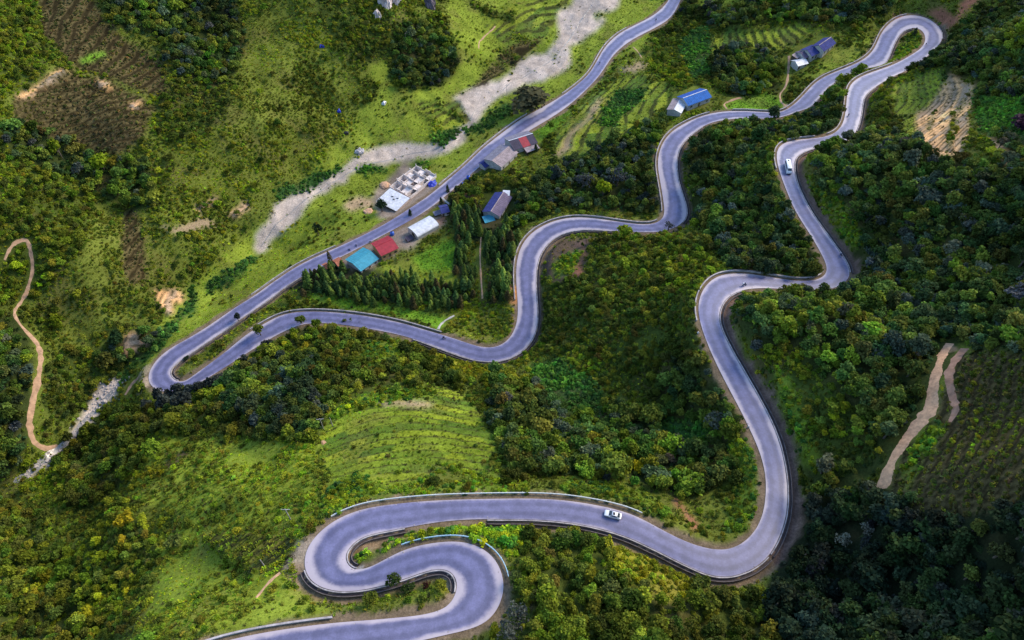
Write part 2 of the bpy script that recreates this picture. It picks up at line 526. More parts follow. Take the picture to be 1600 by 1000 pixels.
# name: ground colour, tree density, tree radius range, tree colours, bush density, bush colours, tuft density, tuft colours, terrace step
T = {
    'forest_dark': ((.034, .046, .012), .70, (1.6, 4.0), PALD + PALO[3:] + PALB[1:2], .25, PALD, .0, PALD, 0),
    'forest_olive': ((.046, .062, .012), .68, (1.2, 3.2), PALO + PALD[2:3], .40, PALO, .1, PALO, 0),
    'forest_shaded': ((.012, .018, .008), .74, (1.8, 4.6), PALSHADE, .2, PALSHADE, .0, PALSHADE, 0),  # slope shade put into both ground and leaf colours
    'wood_bright': ((.06, .08, .014), .58, (1.2, 2.6), PALO + PALL[:1], .75, PALO[:3] + PALL[:2], .3, PALL, 0),
    'young_wood': ((.05, .07, .013), .40, (1.0, 2.5), PALO[1:] + PALD[2:3], .80, PALO + PALD[2:3], .3, PALO, 0),
    'conifer': ((.018, .026, .012), .0, (1, 1), PALD, .2, PALD, .0, PALD, 0),
    'scrub': ((.105, .128, .020), .10, (0.9, 2.7), PALO, .40, PALO[:3] + PALO[4:], .55, PALO + PALL[:1], 0),
    'slope': ((.120, .142, .022), .04, (0.9, 2.8), PALO, .22, PALO[:3] + PALO[:3], .55, PALO[:3] + PALL[:1] + PALL[3:], 0),
    'meadow': ((.170, .215, .024), .0, (1, 1), PALO, .03, PALO[:3], .40, PALL, 0),
    'terrace': ((.160, .215, .020), .0, (1, 1), PALO, .012, PALO, .45, PALL + PALL[:1] + PALO[2:3], 2.3),
    'low_terrace': ((.150, .195, .024), .0, (1, 1), PALO, .015, PALO, .40, PALL + PALG[1:2] + PALO[2:3], 1.15),
    'crop_rows': ((.105, .125, .022), .0, (1, 1), PALO, .05, PALL, .85, PALL[:1] + PALO[:3], 1.3),
    'near_scrub': ((.175, .215, .022), .05, (0.7, 1.8), PALO, .22, PALO[:3] + PALL[:1] + PALL[2:], .60, PALL[:1] + PALL[2:] + PALO[:3], 0),
    'dark_rows': ((.085, .070, .030), .0, (1, 1), PALO, .75, PALO[1:4] + PALR[2:], .70, PALO[1:4] + PALR, 0),
    'brown_field': ((.105, .082, .034), .0, (1, 1), PALO, .35, PALR, .55, PALR, 0),
    'green_field': ((.120, .240, .018), .0, (1, 1), PALO, .0, PALL, .75, PALL[:1] + PALG[1:2], 0),
    'yellow_bush': ((.22, .21, .020), .02, (0.8, 1.3), PALY, .95, PALY, .5, PALY, 0),
    'lush': ((.030, .075, .018), .02, (.9, 1.5), PALG, .85, PALG, .4, PALG, 0),
    'bright_bush': ((.11, .16, .018), .05, (.8, 1.2), PALL, .85, PALL[:3] + PALG[:1], .5, PALL, 0),
    'soil': ((.56, .34, .18), .0, (1, 1), PALO, .0, PALO, .03, PALR, 1.2),
    'red_soil': ((.28, .12, .07), .0, (1, 1), PALO, .0, PALO, .03, PALR, 0),
    'tan_field': ((.30, .22, .13), .0, (1, 1), PALO, .0, PALO, .05, PALR, 0),
    'gravel': ((.45, .37, .305), .0, (1, 1), PALO, .002, PALO, .006, PALO, 0),
    'yard': ((.24, .19, .15), .0, (1, 1), PALO, .0, PALO, .03, PALR, 0),
    'dark_bank': ((.095, .065, .052), .0, (1, 1), PALO, .04, PALO, .08, PALR, 0),
}
TN = list(T)
COVER = [
    ('scrub', [(-80, -80), (1700, -80), (1700, 1100), (-80, 1100)]),
    ('slope', [(300, 150), (360, -80), (600, -80), (600, 60), (560, 230), (420, 300), (330, 380), (240, 480), (170, 570), (90, 560), (90, 430), (150, 330), (250, 330)]),
    ('meadow', [(700, -80), (1080, -80), (1010, 70), (920, 140), (860, 190), (700, 300), (570, 380), (400, 480), (230, 570), (200, 580), (250, 500), (330, 420), (420, 310), (520, 230), (600, 130), (690, 130)]),
    ('scrub', [(330, 300), (420, 300), (520, 240), (440, 320), (330, 420), (250, 500), (180, 560), (240, 440)]),
    # left hillside
    ('wood_bright', [(-80, -80), (40, -80), (85, 60), (75, 110), (40, 140), (-80, 190)]),
    ('forest_dark', [(130, -80), (340, -80), (385, 50), (370, 120), (330, 150), (290, 140), (250, 60), (180, 40)]),
    ('young_wood', [(240, 90), (330, 140), (370, 120), (350, 190), (300, 230), (250, 200)]),
    ('wood_bright', [(-80, 220), (60, 215), (120, 270), (150, 310), (130, 390), (80, 460), (-80, 500)]),
    ('forest_dark', [(0, 205), (80, 205), (170, 255), (230, 240), (250, 320), (200, 330), (110, 280), (30, 250)]),
    ('forest_dark', [(-80, 480), (20, 490), (50, 540), (50, 680), (20, 740), (-80, 790)]),
    ('young_wood', [(65, 580), (130, 540), (200, 560), (190, 590), (130, 640), (90, 660), (70, 640)]),
    ('forest_dark', [(150, 545), (240, 515), (250, 545), (190, 575), (160, 575)]),
    ('young_wood', [(480, -80), (600, -80), (610, 30), (700, 30), (720, 90), (690, 130), (630, 142), (600, 110), (540, 90), (500, 40)]),
    ('forest_dark', [(615, 70), (650, 40), (700, 60), (712, 100), (680, 132), (630, 138)]),
    ('brown_field', [(25, 150), (100, 105), (170, 130), (250, 165), (190, 245), (90, 220), (15, 190)]),
    ('brown_field', [(60, -20), (150, 0), (180, 50), (250, 100), (262, 155), (170, 125), (110, 95), (70, 50)]),
    ('brown_field', [(185, 330), (215, 330), (235, 440), (200, 450)]),
    ('green_field', [(125, 92), (165, 80), (170, 88), (130, 98)]),
    ('meadow', [(575, 100), (612, 98), (610, 124), (580, 126)]),
    ('soil', [(30, 148), (60, 128), (105, 105), (107, 110), (65, 138), (40, 152)]),
    ('soil', [(155, 127), (170, 128), (168, 140), (157, 138)]),
    ('soil', [(198, 160), (214, 158), (212, 170), (200, 170)]),
    # river valley
    ('gravel', [(940, -80), (985, -80), (960, 14), (930, 20), (945, 30), (920, 55), (893, 75), (900, 100), (862, 120), (800, 140), (770, 165), (745, 178), (728, 186), (714, 172), (706, 150), (740, 140), (790, 118), (810, 98), (850, 85), (870, 62), (862, 20), (890, 12)]),
    ('gravel', [(735, 160), (726, 183), (714, 206), (696, 216), (681, 221), (653, 225), (631, 225), (598, 233), (564, 241), (541, 256), (528, 270), (505, 279), (477, 296), (448, 310), (424, 328), (409, 358), (392, 392), (404, 400), (431, 374), (452, 352), (466, 334), (489, 316), (515, 297), (538, 284), (553, 270), (570, 259), (602, 255), (635, 251), (657, 247), (685, 239), (704, 232), (726, 218), (740, 191), (755, 170)]),
    ('meadow', [(860, 85), (870, 78), (868, 92)]), ('meadow', [(925, 25), (938, 15), (933, 35)]),
    ('lush', [(735, 195), (800, 158), (812, 166), (760, 200), (735, 210)]), ('lush', [(668, 212), (715, 185), (722, 200), (690, 225)]),
    ('lush', [(430, 302), (480, 278), (530, 262), (532, 268), (490, 294), (436, 312)]), ('lush', [(556, 266), (600, 258), (612, 266), (560, 276)]),
    ('lush', [(632, 256), (668, 248), (670, 262), (640, 268)]),
    ('lush', [(318, 448), (400, 400), (405, 412), (330, 465)]), ('lush', [(180, 600), (250, 520), (275, 500), (290, 470), (305, 440), (312, 470), (260, 530), (215, 570), (200, 600)]),
    ('gravel', [(40, 742), (75, 712), (95, 695), (130, 640), (175, 590), (195, 600), (150, 645), (120, 690), (80, 725), (45, 752)]),
    ('soil', [(240, 455), (255, 450), (280, 452), (282, 465), (265, 475), (272, 490), (255, 492), (243, 475)]),
    ('soil', [(198, 522), (215, 518), (228, 535), (225, 545), (205, 550), (193, 560), (192, 545)]),
    ('soil', [(305, 325), (340, 303), (342, 310), (318, 332)]), ('soil', [(355, 335), (380, 312), (390, 325), (370, 340)]),
    ('tan_field', [(245, 353), (275, 352), (320, 338), (345, 348), (280, 365)]),
    ('tan_field', [(530, 322), (560, 305), (588, 310), (585, 325), (550, 328)]),
    ('meadow', [(540, 275), (595, 270), (620, 285), (590, 305), (545, 305)]),
    ('brown_field', [(735, 140), (790, 70), (830, 50), (850, 60), (830, 85), (790, 110), (755, 135)]),
    ('low_terrace', [(760, 40), (860, -20), (900, -20), (870, 15), (850, 60), (790, 75)]),
    ('low_terrace', [(660, 160), (720, 155), (730, 190), (690, 205), (650, 180)]),
    # between valley road and the climbing road
    ('yard', [(500, 412), (600, 365), (690, 330), (700, 345), (630, 392), (560, 432), (510, 420)]),
    ('yard', [(585, 300), (640, 250), (680, 290), (675, 312), (630, 345), (590, 335)]),
    ('forest_olive', [(690, 300), (760, 260), (850, 225), (880, 250), (860, 290), (760, 350), (690, 345)]),
    ('slope', [(790, 240), (850, 225), (880, 250), (850, 280), (790, 280)]),
    ('meadow', [(590, 425), (650, 400), (700, 370), (730, 380), (730, 440), (640, 450), (600, 440)]),
    ('green_field', [(640, 400), (700, 375), (720, 380), (722, 420), (660, 425)]),
    ('conifer', [(450, 418), (515, 410), (600, 428), (690, 448), (722, 455), (728, 485), (660, 478), (560, 470), (480, 458), (450, 450)]),
    ('conifer', [(705, 330), (740, 325), (800, 330), (812, 360), (800, 440), (790, 475), (735, 475), (712, 440)]),
    ('slope', [(735, 380), (758, 375), (762, 470), (740, 470)]),
    ('green_field', [(478, 460), (560, 470), (690, 492), (688, 514), (600, 490), (500, 478)]),
    ('slope', [(690, 500), (740, 475), (800, 470), (803, 520), (770, 538), (700, 520)]),
    ('scrub', [(268, 575), (340, 528), (400, 482), (445, 455), (500, 470), (460, 482), (405, 505), (345, 550), (290, 590)]),
    ('forest_dark', [(770, 310), (830, 290), (900, 245), (1000, 195), (1040, 190), (1022, 250), (1032, 335), (960, 330), (880, 325), (830, 340), (800, 370), (775, 340)]),
    ('low_terrace', [(860, 225), (930, 140), (1000, 115), (1045, 130), (1045, 160), (1000, 200), (930, 240), (880, 258)]),
    ('tan_field', [(888, 215), (935, 155), (942, 160), (900, 215), (870, 250), (862, 250)]), ('tan_field', [(968, 113), (1000, 95), (1020, 105), (985, 113)]),
    ('lush', [(930, 195), (960, 150), (1010, 130), (1000, 160), (960, 195)]),
    ('green_field', [(828, 190), (885, 168), (892, 172), (880, 195), (845, 222), (830, 212)]),
    ('young_wood', [(1030, 30), (1080, 20), (1100, 60), (1080, 130), (1040, 130), (1020, 80)]),
    ('lush', [(1060, 60), (1110, 45), (1130, 110), (1080, 125)]),
    ('forest_dark', [(1060, -80), (1400, -80), (1395, 20), (1340, 40), (1300, 40), (1200, 30), (1130, 45), (1062, 25)]),
    ('meadow', [(1100, -20), (1160, -20), (1155, 14), (1090, 16)]),
    ('low_terrace', [(1130, 50), (1260, 35), (1270, 55), (1200, 90), (1130, 95), (1105, 80)]),
    ('forest_dark', [(1125, 80), (1210, 80), (1225, 140), (1190, 150), (1130, 145), (1105, 120)]),
    ('meadow', [(1230, 155), (1280, 112), (1345, 88), (1365, 62), (1350, 55), (1290, 90), (1250, 115)]),
    ('green_field', [(1130, 170), (1150, 155), (1210, 146), (1225, 166), (1205, 176)]),
    ('forest_dark', [(1068, 245), (1085, 215), (1120, 196), (1250, 188), (1310, 195), (1300, 208), (1212, 222), (1205, 260), (1225, 320), (1285, 405), (1280, 430), (1240, 434), (1140, 420), (1085, 345)]),
    ('wood_bright', [(1195, 205), (1235, 200), (1215, 225), (1205, 255), (1195, 250)]),
    ('forest_dark', [(1250, 178), (1300, 130), (1350, 112), (1318, 150), (1312, 205), (1250, 200)]),
    ('bright_bush', [(1387, 105), (1400, 70), (1418, 48), (1438, 52), (1440, 70), (1410, 95)]),
    # knoll and gully
    ('young_wood', [(850, 400), (900, 368), (1060, 366), (1140, 425), (1086, 445), (1082, 500), (1155, 645), (1050, 645), (960, 605), (860, 560), (842, 510)]),
    ('wood_bright', [(940, 370), (1060, 368), (1140, 425), (1085, 450), (1030, 470), (960, 430)]),
    ('forest_dark', [(1040, 560), (1110, 570), (1155, 640), (1090, 650), (1030, 620)]),
    ('dark_bank', [(845, 395), (868, 372), (935, 366), (920, 385), (905, 430), (870, 450), (850, 430)]),
    ('red_soil', [(888, 408), (905, 402), (910, 428), (892, 425)]), ('bright_bush', [(868, 410), (895, 390), (903, 400), (890, 430), (868, 438)]),
    ('forest_dark', [(770, 590), (900, 610), (1000, 650), (1150, 645), (1185, 740), (1060, 775), (960, 745), (880, 742), (790, 745), (765, 680)]),
    ('lush', [(828, 568), (880, 558), (950, 620), (945, 655), (900, 648), (850, 622)]),
    ('bright_bush', [(1140, 690), (1180, 690), (1192, 800), (1165, 845), (1130, 830), (1150, 760)]),
    ('lush', [(1020, 655), (1100, 660), (1110, 690), (1040, 690)]),
    ('bright_bush', [(870, 765), (890, 745), (950, 755), (1040, 785), (1060, 800), (1035, 815), (1000, 790), (900, 775)]),
    ('slope', [(1040, 775), (1080, 790), (1100, 830), (1150, 840), (1120, 858), (1060, 838), (1020, 812)]),
    ('red_soil', [(1050, 780), (1065, 778), (1095, 825), (1085, 828)]),
    # middle left
    ('forest_olive', [(330, 610), (380, 560), (440, 522), (475, 508), (600, 522), (690, 552), (700, 575), (760, 580), (770, 605), (640, 600), (520, 630), (500, 690), (380, 690), (330, 660), (235, 645), (270, 615)]),
    ('forest_dark', [(350, 600), (430, 560), (500, 560), (500, 680), (400, 680), (350, 650)]),
    ('yellow_bush', [(660, 545), (700, 555), (755, 572), (765, 590), (730, 592), (690, 575)]),
    ('bright_bush', [(560, 535), (620, 530), (640, 560), (590, 575), (560, 560)]),
    ('terrace', [(498, 690), (510, 640), (560, 612), (650, 602), (735, 618), (775, 690), (765, 745), (700, 765), (600, 785), (520, 780)]),
    ('bright_bush', [(515, 650), (560, 618), (640, 604), (690, 614), (640, 622), (560, 640), (520, 660)]),
    ('tan_field', [(588, 628), (640, 624), (680, 630), (670, 636), (600, 635)]),
    ('bright_bush', [(500, 795), (520, 755), (560, 740), (600, 760), (640, 755), (700, 730), (770, 740), (800, 770), (700, 768), (600, 780), (520, 808)]),
    ('slope', [(650, 755), (720, 738), (735, 755), (660, 768)]),
    ('forest_olive', [(90, 720), (110, 690), (160, 645), (240, 640), (310, 655), (260, 720), (200, 760), (140, 800), (95, 770)]),
    ('near_scrub', [(240, 680), (420, 690), (500, 700), (500, 790), (470, 860), (460, 900), (420, 960), (300, 1000), (230, 960), (250, 850), (290, 800), (200, 780)]),
    ('meadow', [(360, 690), (440, 690), (430, 720), (350, 730)]),
    ('crop_rows', [(322, 845), (350, 830), (450, 835), (472, 860), (450, 895), (390, 895)]),
    ('yellow_bush', [(200, 740), (260, 732), (250, 745), (205, 752)]),
    ('meadow', [(220, 935), (280, 870), (320, 850), (350, 870), (300, 930), (240, 960)]),
    ('meadow', [(340, 990), (440, 920), (465, 915), (480, 935), (530, 945), (540, 962), (440, 975)]),
    ('young_wood', [(100, 870), (140, 830), (200, 800), (250, 850), (230, 950), (160, 1000), (120, 960)]),
    ('forest_olive', [(-80, 770), (20, 790), (80, 830), (120, 890), (150, 960), (170, 1100), (-80, 1100)]),
    ('scrub', [(30, 760), (90, 780), (140, 820), (140, 880), (100, 860), (60, 800)]),
    # bottom hairpins
    ('bright_bush', [(550, 880), (600, 848), (640, 826), (740, 806), (812, 812), (830, 825), (800, 870), (760, 850), (700, 838), (640, 848), (580, 880)]),
    ('soil', [(548, 868), (560, 845), (600, 832), (650, 828), (610, 845), (575, 868)]),
    ('scrub', [(480, 925), (573, 930), (660, 905), (705, 902), (712, 925), (690, 948), (610, 960), (530, 965)]),
    ('yellow_bush', [(680, 895), (705, 898), (712, 920), (695, 930)]),
    ('forest_olive', [(810, 822), (900, 832), (1000, 875), (1100, 912), (1190, 915), (1245, 1000), (1250, 1100), (740, 1100), (780, 960), (800, 930), (815, 880)]),
    ('yellow_bush', [(960, 855), (1000, 858), (1050, 885), (1090, 925), (1050, 945), (1000, 920), (965, 890)]),
    # right hand slopes
    ('forest_dark', [(1440, 90), (1480, 60), (1520, 20), (1700, -20), (1700, 260), (1560, 265), (1520, 120), (1400, 130)]),
    ('red_soil', [(1445, 18), (1470, 12), (1490, 25), (1520, -30), (1545, -30), (1500, 30), (1478, 52), (1462, 32)]),
    ('young_wood', [(1350, 150), (1400, 120), (1440, 110), (1440, 220), (1380, 250), (1330, 230), (1350, 190)]),
    ('low_terrace', [(1395, 140), (1440, 115), (1480, 105), (1455, 170), (1435, 215), (1405, 205)]),
    ('soil', [(1438, 180), (1484, 116), (1522, 132), (1519, 152), (1506, 215), (1500, 246), (1458, 242), (1436, 218)]),
    ('scrub', [(1480, 232), (1489, 190), (1503, 152), (1507, 153), (1494, 192), (1486, 232)]), ('scrub', [(1452, 205), (1462, 176), (1466, 176), (1457, 208)]),
    ('young_wood', [(732, 2), (805, 26), (805, 36), (730, 13)]), ('scrub', [(683, 157), (722, 185), (718, 190), (679, 162)]), ('scrub', [(648, 169), (688, 194), (684, 199), (644, 174)]),
    ('scrub', [(755, 92), (800, 106), (797, 112), (752, 98)]), ('scrub', [(770, 74), (812, 90), (809, 96), (767, 80)]), ('scrub', [(800, 50), (838, 62), (836, 68), (798, 56)]),
    ('soil', [(1545, 220), (1562, 222), (1588, 250), (1575, 255)]),
    ('lush', [(1520, 150), (1600, 150), (1610, 220), (1530, 210)]),
    ('forest_dark', [(1262, 240), (1320, 215), (1420, 225), (1480, 255), (1700, 265), (1700, 560), (1600, 555), (1500, 535), (1440, 650), (1380, 740), (1290, 780), (1250, 740), (1215, 640), (1150, 500), (1140, 470), (1220, 458), (1335, 455), (1345, 420), (1290, 330)]),
    ('young_wood', [(1180, 540), (1230, 530), (1330, 640), (1380, 700), (1330, 740), (1260, 740), (1225, 640)]),
    ('bright_bush', [(1205, 570), (1235, 590), (1270, 680), (1285, 740), (1255, 730), (1220, 640)]),
    ('bright_bush', [(1270, 290), (1320, 320), (1350, 380), (1330, 390), (1290, 340)]),
    ('dark_rows', [(1490, 555), (1530, 545), (1700, 565), (1700, 720), (1560, 800), (1450, 812), (1385, 770), (1400, 720), (1460, 660)]),
    ('bright_bush', [(1400, 740), (1440, 680), (1470, 660), (1475, 675), (1440, 710), (1410, 770)]),
    ('forest_shaded', [(1235, 780), (1290, 775), (1380, 765), (1450, 812), (1550, 800), (1700, 720), (1700, 1100), (1240, 1100), (1195, 910), (1225, 860), (1240, 820)]),  # wood on the shaded slope, its shade painted in as darker colour
]
cu = np.arange(-80, 1681, 2.0)
cv = np.arange(-80, 1081, 2.0)
CU, CV = np.meshgrid(cu, cv)
WU = CU + 14 * (fbm(CU / 26, CV / 26, 3, 3) - 0.5) * 2 * 0.8
WV = CV + 10 * (fbm(CU / 26, CV / 26, 9, 3) - 0.5) * 2 * 0.8
CT = np.zeros(CU.shape, np.int16)
for name, poly in COVER:
    P = np.array(poly, float)
    lo, hi = P.min(0) - 12, P.max(0) + 12
    i0, i1 = np.searchsorted(cv, lo[1]), np.searchsorted(cv, hi[1])
    j0, j1 = np.searchsorted(cu, lo[0]), np.searchsorted(cu, hi[0])
    if i1 <= i0 or j1 <= j0:
        continue
    a, b = WU[i0:i1, j0:j1], WV[i0:i1, j0:j1]
    ins = np.zeros(a.shape, bool)
    for (x0, y0), (x1, y1) in zip(P, np.roll(P, -1, 0)):
        if y0 == y1:
            continue
        c_ = ((y0 > b) != (y1 > b)) & (a < (x1 - x0) * (b - y0) / (y1 - y0) + x0)
        ins ^= c_
    CT[i0:i1, j0:j1][ins] = TN.index(name)


def cover_at(u, v):
    j = np.clip(np.round((np.asarray(u) + 80) / 2).astype(int), 0, len(cu) - 1)
    i = np.clip(np.round((np.asarray(v) + 80) / 2).astype(int), 0, len(cv) - 1)
    return CT[i, j]


def blur(a, k):
    for ax in (0, 1):
        p = np.concatenate([np.repeat(a.take([0], ax), k, ax), a, np.repeat(a.take([-1], ax), k, ax)], ax)
        c_ = np.cumsum(p, ax)
        c_ = np.concatenate([np.zeros_like(c_.take([0], ax)), c_], ax)
        n = a.shape[ax]
        a = (c_.take(range(2 * k + 1, 2 * k + 1 + n), ax) - c_.take(range(0, n), ax)) / (2 * k + 1)
    return a


GC = np.array([T[n][0] for n in TN])
STEP = np.array([T[n][8] for n in TN])
CM = np.stack([blur(GC[CT][..., k], 2) for k in range(3)], -1)

# terraced ground: steps along the contours
U_, V_, _d = project(np.stack([GXX, GYY, H], -1))
ct = cover_at(U_, V_)
st = STEP[ct]
tm = blur((st > 0).astype(float), 3)
sts = np.where(st > 0, st, 1.6)
q = (H + (fbm(GXX / 18, GYY / 18, 31, 3) - 0.5) * 1.25 * sts) / sts
fr = q - np.floor(q)
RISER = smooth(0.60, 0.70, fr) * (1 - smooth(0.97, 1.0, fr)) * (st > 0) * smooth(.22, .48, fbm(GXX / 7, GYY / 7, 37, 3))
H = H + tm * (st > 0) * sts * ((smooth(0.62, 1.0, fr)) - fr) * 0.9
BAND = _hash(np.floor(q), np.floor(fbm(GXX / 30, GYY / 30, 35, 2) * 6), 13) * (st > 0)
# rough ground
H = H + (fbm(GXX / 34, GYY / 34, 15, 3) - 0.5) * np.where(U_ < 520, 12.0, 7.0) * smooth(6, 34, D) * (st == 0) + (fbm(GXX / 9, GYY / 9, 5, 3) - 0.5) * 2.0 * smooth(3, 14, D) * (st == 0) + (vnoise(GXX / 2.1, GYY / 2.1, 8) - 0.5) * 0.3 * smooth(1, 4, D)
# the bench the road is cut into
bench = np.where(FL > 0, 2.3, 1.9)
low = np.where((FL > 0) & (D > 0.35), 0.95, 0.16)
reach = np.where(FL > 0, 5.5 + FL * 0.5, 9.0)
tb = smooth(0, 1, (D - bench) / (reach - bench))
H = np.where(D < 14, (ZR - low) * (1 - tb) + H * tb, H)


def ground(x, y):
    return bil(H, GX0, GY0, DX, x, y)


def hit(u, v, dz=0.0):
    """point of the built ground that the survey pixel looks at (first hit along the ray)"""
    u, v = np.atleast_1d(np.asarray(u, float)), np.atleast_1d(np.asarray(v, float))
    zs = np.linspace(150, -45, 500)
    r = rays(u, v)
    t = (zs[None] - CAMH) / r[:, 2:3]
    P = CAM + r[:, None] * t[..., None]
    g = ground(P[..., 0], P[..., 1]) + dz
    under = P[..., 2] < g
    k = np.argmax(under, 1)
    k = np.clip(k, 1, None)
    i = np.arange(len(u))
    a = P[i, k - 1, 2] - g[i, k - 1]
    b = g[i, k] - P[i, k, 2]
    f = (a / (a + b + 1e-9))[:, None]
    out = P[i, k - 1] * (1 - f) + P[i, k] * f
    out[:, 2] = ground(out[:, 0], out[:, 1])
    return out


def pt(u, v, dz=0.0):
    return hit([u], [v], dz)[0]


# ------------------------------------------------------------------ ground colours (what the ground is made of; the shaded corner wood is painted darker)
U_, V_, _d = project(np.stack([GXX, GYY, H], -1))
ct = cover_at(U_, V_)
fu, fv = np.clip(U_, -78, 1676), np.clip(V_, -78, 1076)
AL = np.stack([bil(CM[..., k], -80, -80, 2.0, fu, fv) for k in range(3)], -1)
n1 = fbm(GXX / 6, GYY / 6, 41, 4)
n2 = fbm(GXX / 1.7, GYY / 1.7, 43, 2)
n3 = fbm(GXX / 17, GYY / 17, 45, 3)
AL = AL * (0.30 + 0.55 * n1 + 0.35 * n2 + 0.55 * n3)[..., None]
dry = smooth(0.55, 0.75, fbm(GXX / 13, GYY / 13, 47, 3))[..., None] * 0.35
gravel_like = np.isin(ct, [TN.index(k) for k in ('gravel', 'soil', 'tan_field', 'red_soil', 'yard')])[..., None]
AL = np.where((ct == TN.index('gravel'))[..., None], AL * (.72 + .5 * fbm(GXX / 3.5, GYY / 9, 49, 3))[..., None], AL)
AL = np.where(gravel_like, AL, AL * (1 - dry) + np.array([.12, .085, .035]) * dry)
tone = (BAND[..., None] - .5) * np.array([1.0, .70, .2]) + 1
AL = np.where((st > 0)[..., None], AL * tone, AL)
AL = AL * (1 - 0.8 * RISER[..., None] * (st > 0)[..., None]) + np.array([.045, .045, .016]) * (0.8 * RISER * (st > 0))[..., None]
rows = np.isin(ct, [TN.index(k) for k in ('crop_rows', 'dark_rows', 'brown_field')])
ph = (H0 + .6 * (vnoise(GXX / 8, GYY / 8, 99) - .5)) / np.where(ct == TN.index('crop_rows'), .9, 2.2)
ph = ph - np.floor(ph)
furrow = (smooth(.5, .62, ph) * (1 - smooth(.9, 1.0, ph)) * rows)[..., None]
AL = AL * (1 - .75 * furrow)
vb = np.where(FL > 0, 1.6 + FL, 2.3) + (n1 - 0.5) * 3.0 + (n2 - 0.5) * 1.2
verge = 1 - smooth(vb - 0.8, vb + 0.8, D)
bankc = np.where((FL > 2)[..., None], np.array([.15, .10, .078]), np.array([.17, .125, .080]))
AL = AL * (1 - verge[..., None]) + bankc * (0.6 + 0.8 * n2[..., None]) * verge[..., None]


def stain(u, v, r, col, power=1.0):
    """a patch of bare ground of radius r metres at the survey pixel"""
    c_ = pt(u, v)
    d = np.hypot(GXX - c_[0], GYY - c_[1]) / r + (n1 - 0.5) * 1.1
    m = (1 - smooth(0.6, 1.05, d))[..., None] * power
    AL[:] = AL * (1 - m) + np.array(col) * (0.7 + 0.6 * n2[..., None]) * m


for u, v, r, c_, p_ in [(472, 880, 4.5, (.30, .24, .17), .9), (468, 905, 4.0, (.26, .19, .12), .9), (480, 850, 3.0, (.30, .24, .18), .8), (500, 925, 3, (.2, .14, .08), .7), (222, 600, 4, (.40, .30, .20), .9), (225, 580, 3.5, (.34, .27, .18), .7),
                       (800, 455, 4.0, (.45, .21, .08), .95), (803, 470, 2.5, (.42, .2, .08), .9), (700, 895, 2.2, (.34, .25, .18), .8), (712, 915, 2.2, (.34, .27, .2), .9), (704, 935, 2, (.3, .22, .15), .8), (640, 905, 1.5, (.1, .03, .02), .0),
                       (1405, 25, 5, (.36, .17, .10), .9), (850, 640, 3, (.09, .06, .05), .5), (270, 720, 5, (.10, .06, .04), .8), (820, 950, 2, (.15, .08, .06), .6), (580, 855, 2.5, (.28, .2, .12), .8), (610, 842, 2.0, (.3, .22, .14), .7),
                       (560, 892, 1.5, (.4, .36, .33), .8), (1485, 545, 2, (.3, .2, .13), .6), (735, 310, 7, (.18, .11, .07), .8), (690, 345, 3, (.2, .12, .09), .7), (1230, 165, 2, (.34, .26, .2), .7), (150, 695, 0.1, (0, 0, 0), 0)]:
    if r > 0.5 and p_ > 0:
        stain(u, v, r, c_, p_)

# ------------------------------------------------------------------ one sheet of ground: fine in the middle, coarse to the horizon
def axis(a, b, d, far):
    out, st_, x = [], d, b
    while x < far:
        st_ *= 1.35
        x += st_
        out.append(x)
    lo_, st_, x = [], d, a
    while x > -far:
        st_ *= 1.35
        x -= st_
        lo_.append(x)
    return np.array(lo_[::-1]), np.array(out)


lx, hx = axis(GX0, GX1, DX, 2600)
ly, hy = axis(GY0, GY1, DX, 2600)
ax_, ay_ = np.r_[lx, gx, hx], np.r_[ly, gy, hy]
FX, FY = np.meshgrid(ax_, ay_)
i0, j0 = len(ly), len(lx)
edge_h = ground(np.clip(FX, GX0, GX1), np.clip(FY, GY0, GY1))
dist = np.hypot(FX - np.clip(FX, GX0, GX1), FY - np.clip(FY, GY0, GY1))
FZ = edge_h + (fbm(FX / 160, FY / 160, 77, 3) - 0.45) * np.minimum(dist, 400) * 0.35
FZ[i0:i0 + NY, j0:j0 + NX] = H
FA = np.empty(FX.shape + (3,))
FA[:] = np.array([.05, .065, .018])
FA *= (0.6 + 0.8 * fbm(FX / 30, FY / 30, 79, 3))[..., None]
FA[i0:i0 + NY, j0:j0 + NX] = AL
ny, nx = FX.shape
vi = np.arange(nx * ny).reshape(ny, nx)
quads = np.stack([vi[:-1, :-1], vi[:-1, 1:], vi[1:, 1:], vi[1:, :-1]], -1).reshape(-1, 4)
me = bpy.data.meshes.new('ground')
me.vertices.add(nx * ny)
me.vertices.foreach_set('co', np.stack([FX, FY, FZ], -1).astype(np.float32).ravel())
me.loops.add(len(quads) * 4)
me.loops.foreach_set('vertex_index', quads.astype(np.int32).ravel())
me.polygons.add(len(quads))
me.polygons.foreach_set('loop_start', np.arange(len(quads), dtype=np.int32) * 4)
me.polygons.foreach_set('use_smooth', np.ones(len(quads), bool))
me.update(calc_edges=True)
ca = me.attributes.new('soil', 'FLOAT_COLOR', 'POINT')
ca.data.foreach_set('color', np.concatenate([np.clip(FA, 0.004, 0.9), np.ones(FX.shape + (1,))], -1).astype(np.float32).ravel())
m, t, p = new_mat('ground_cover')
N, L = t.nodes, t.links
at = N.new('ShaderNodeAttribute')
at.attribute_name = 'soil'
tc = N.new('ShaderNodeTexCoord')
n_a = N.new('ShaderNodeTexNoise')
n_a.inputs['Scale'].default_value = 1.6
n_a.inputs['Detail'].default_value = 5
n_a.inputs['Roughness'].default_value = 0.7
L.new(tc.outputs['Object'], n_a.inputs['Vector'])
mr = N.new('ShaderNodeMapRange')
mr.inputs['From Min'].default_value = 0.3
mr.inputs['From Max'].default_value = 0.7
mr.inputs['To Min'].default_value = 0.6
mr.inputs['To Max'].default_value = 1.4
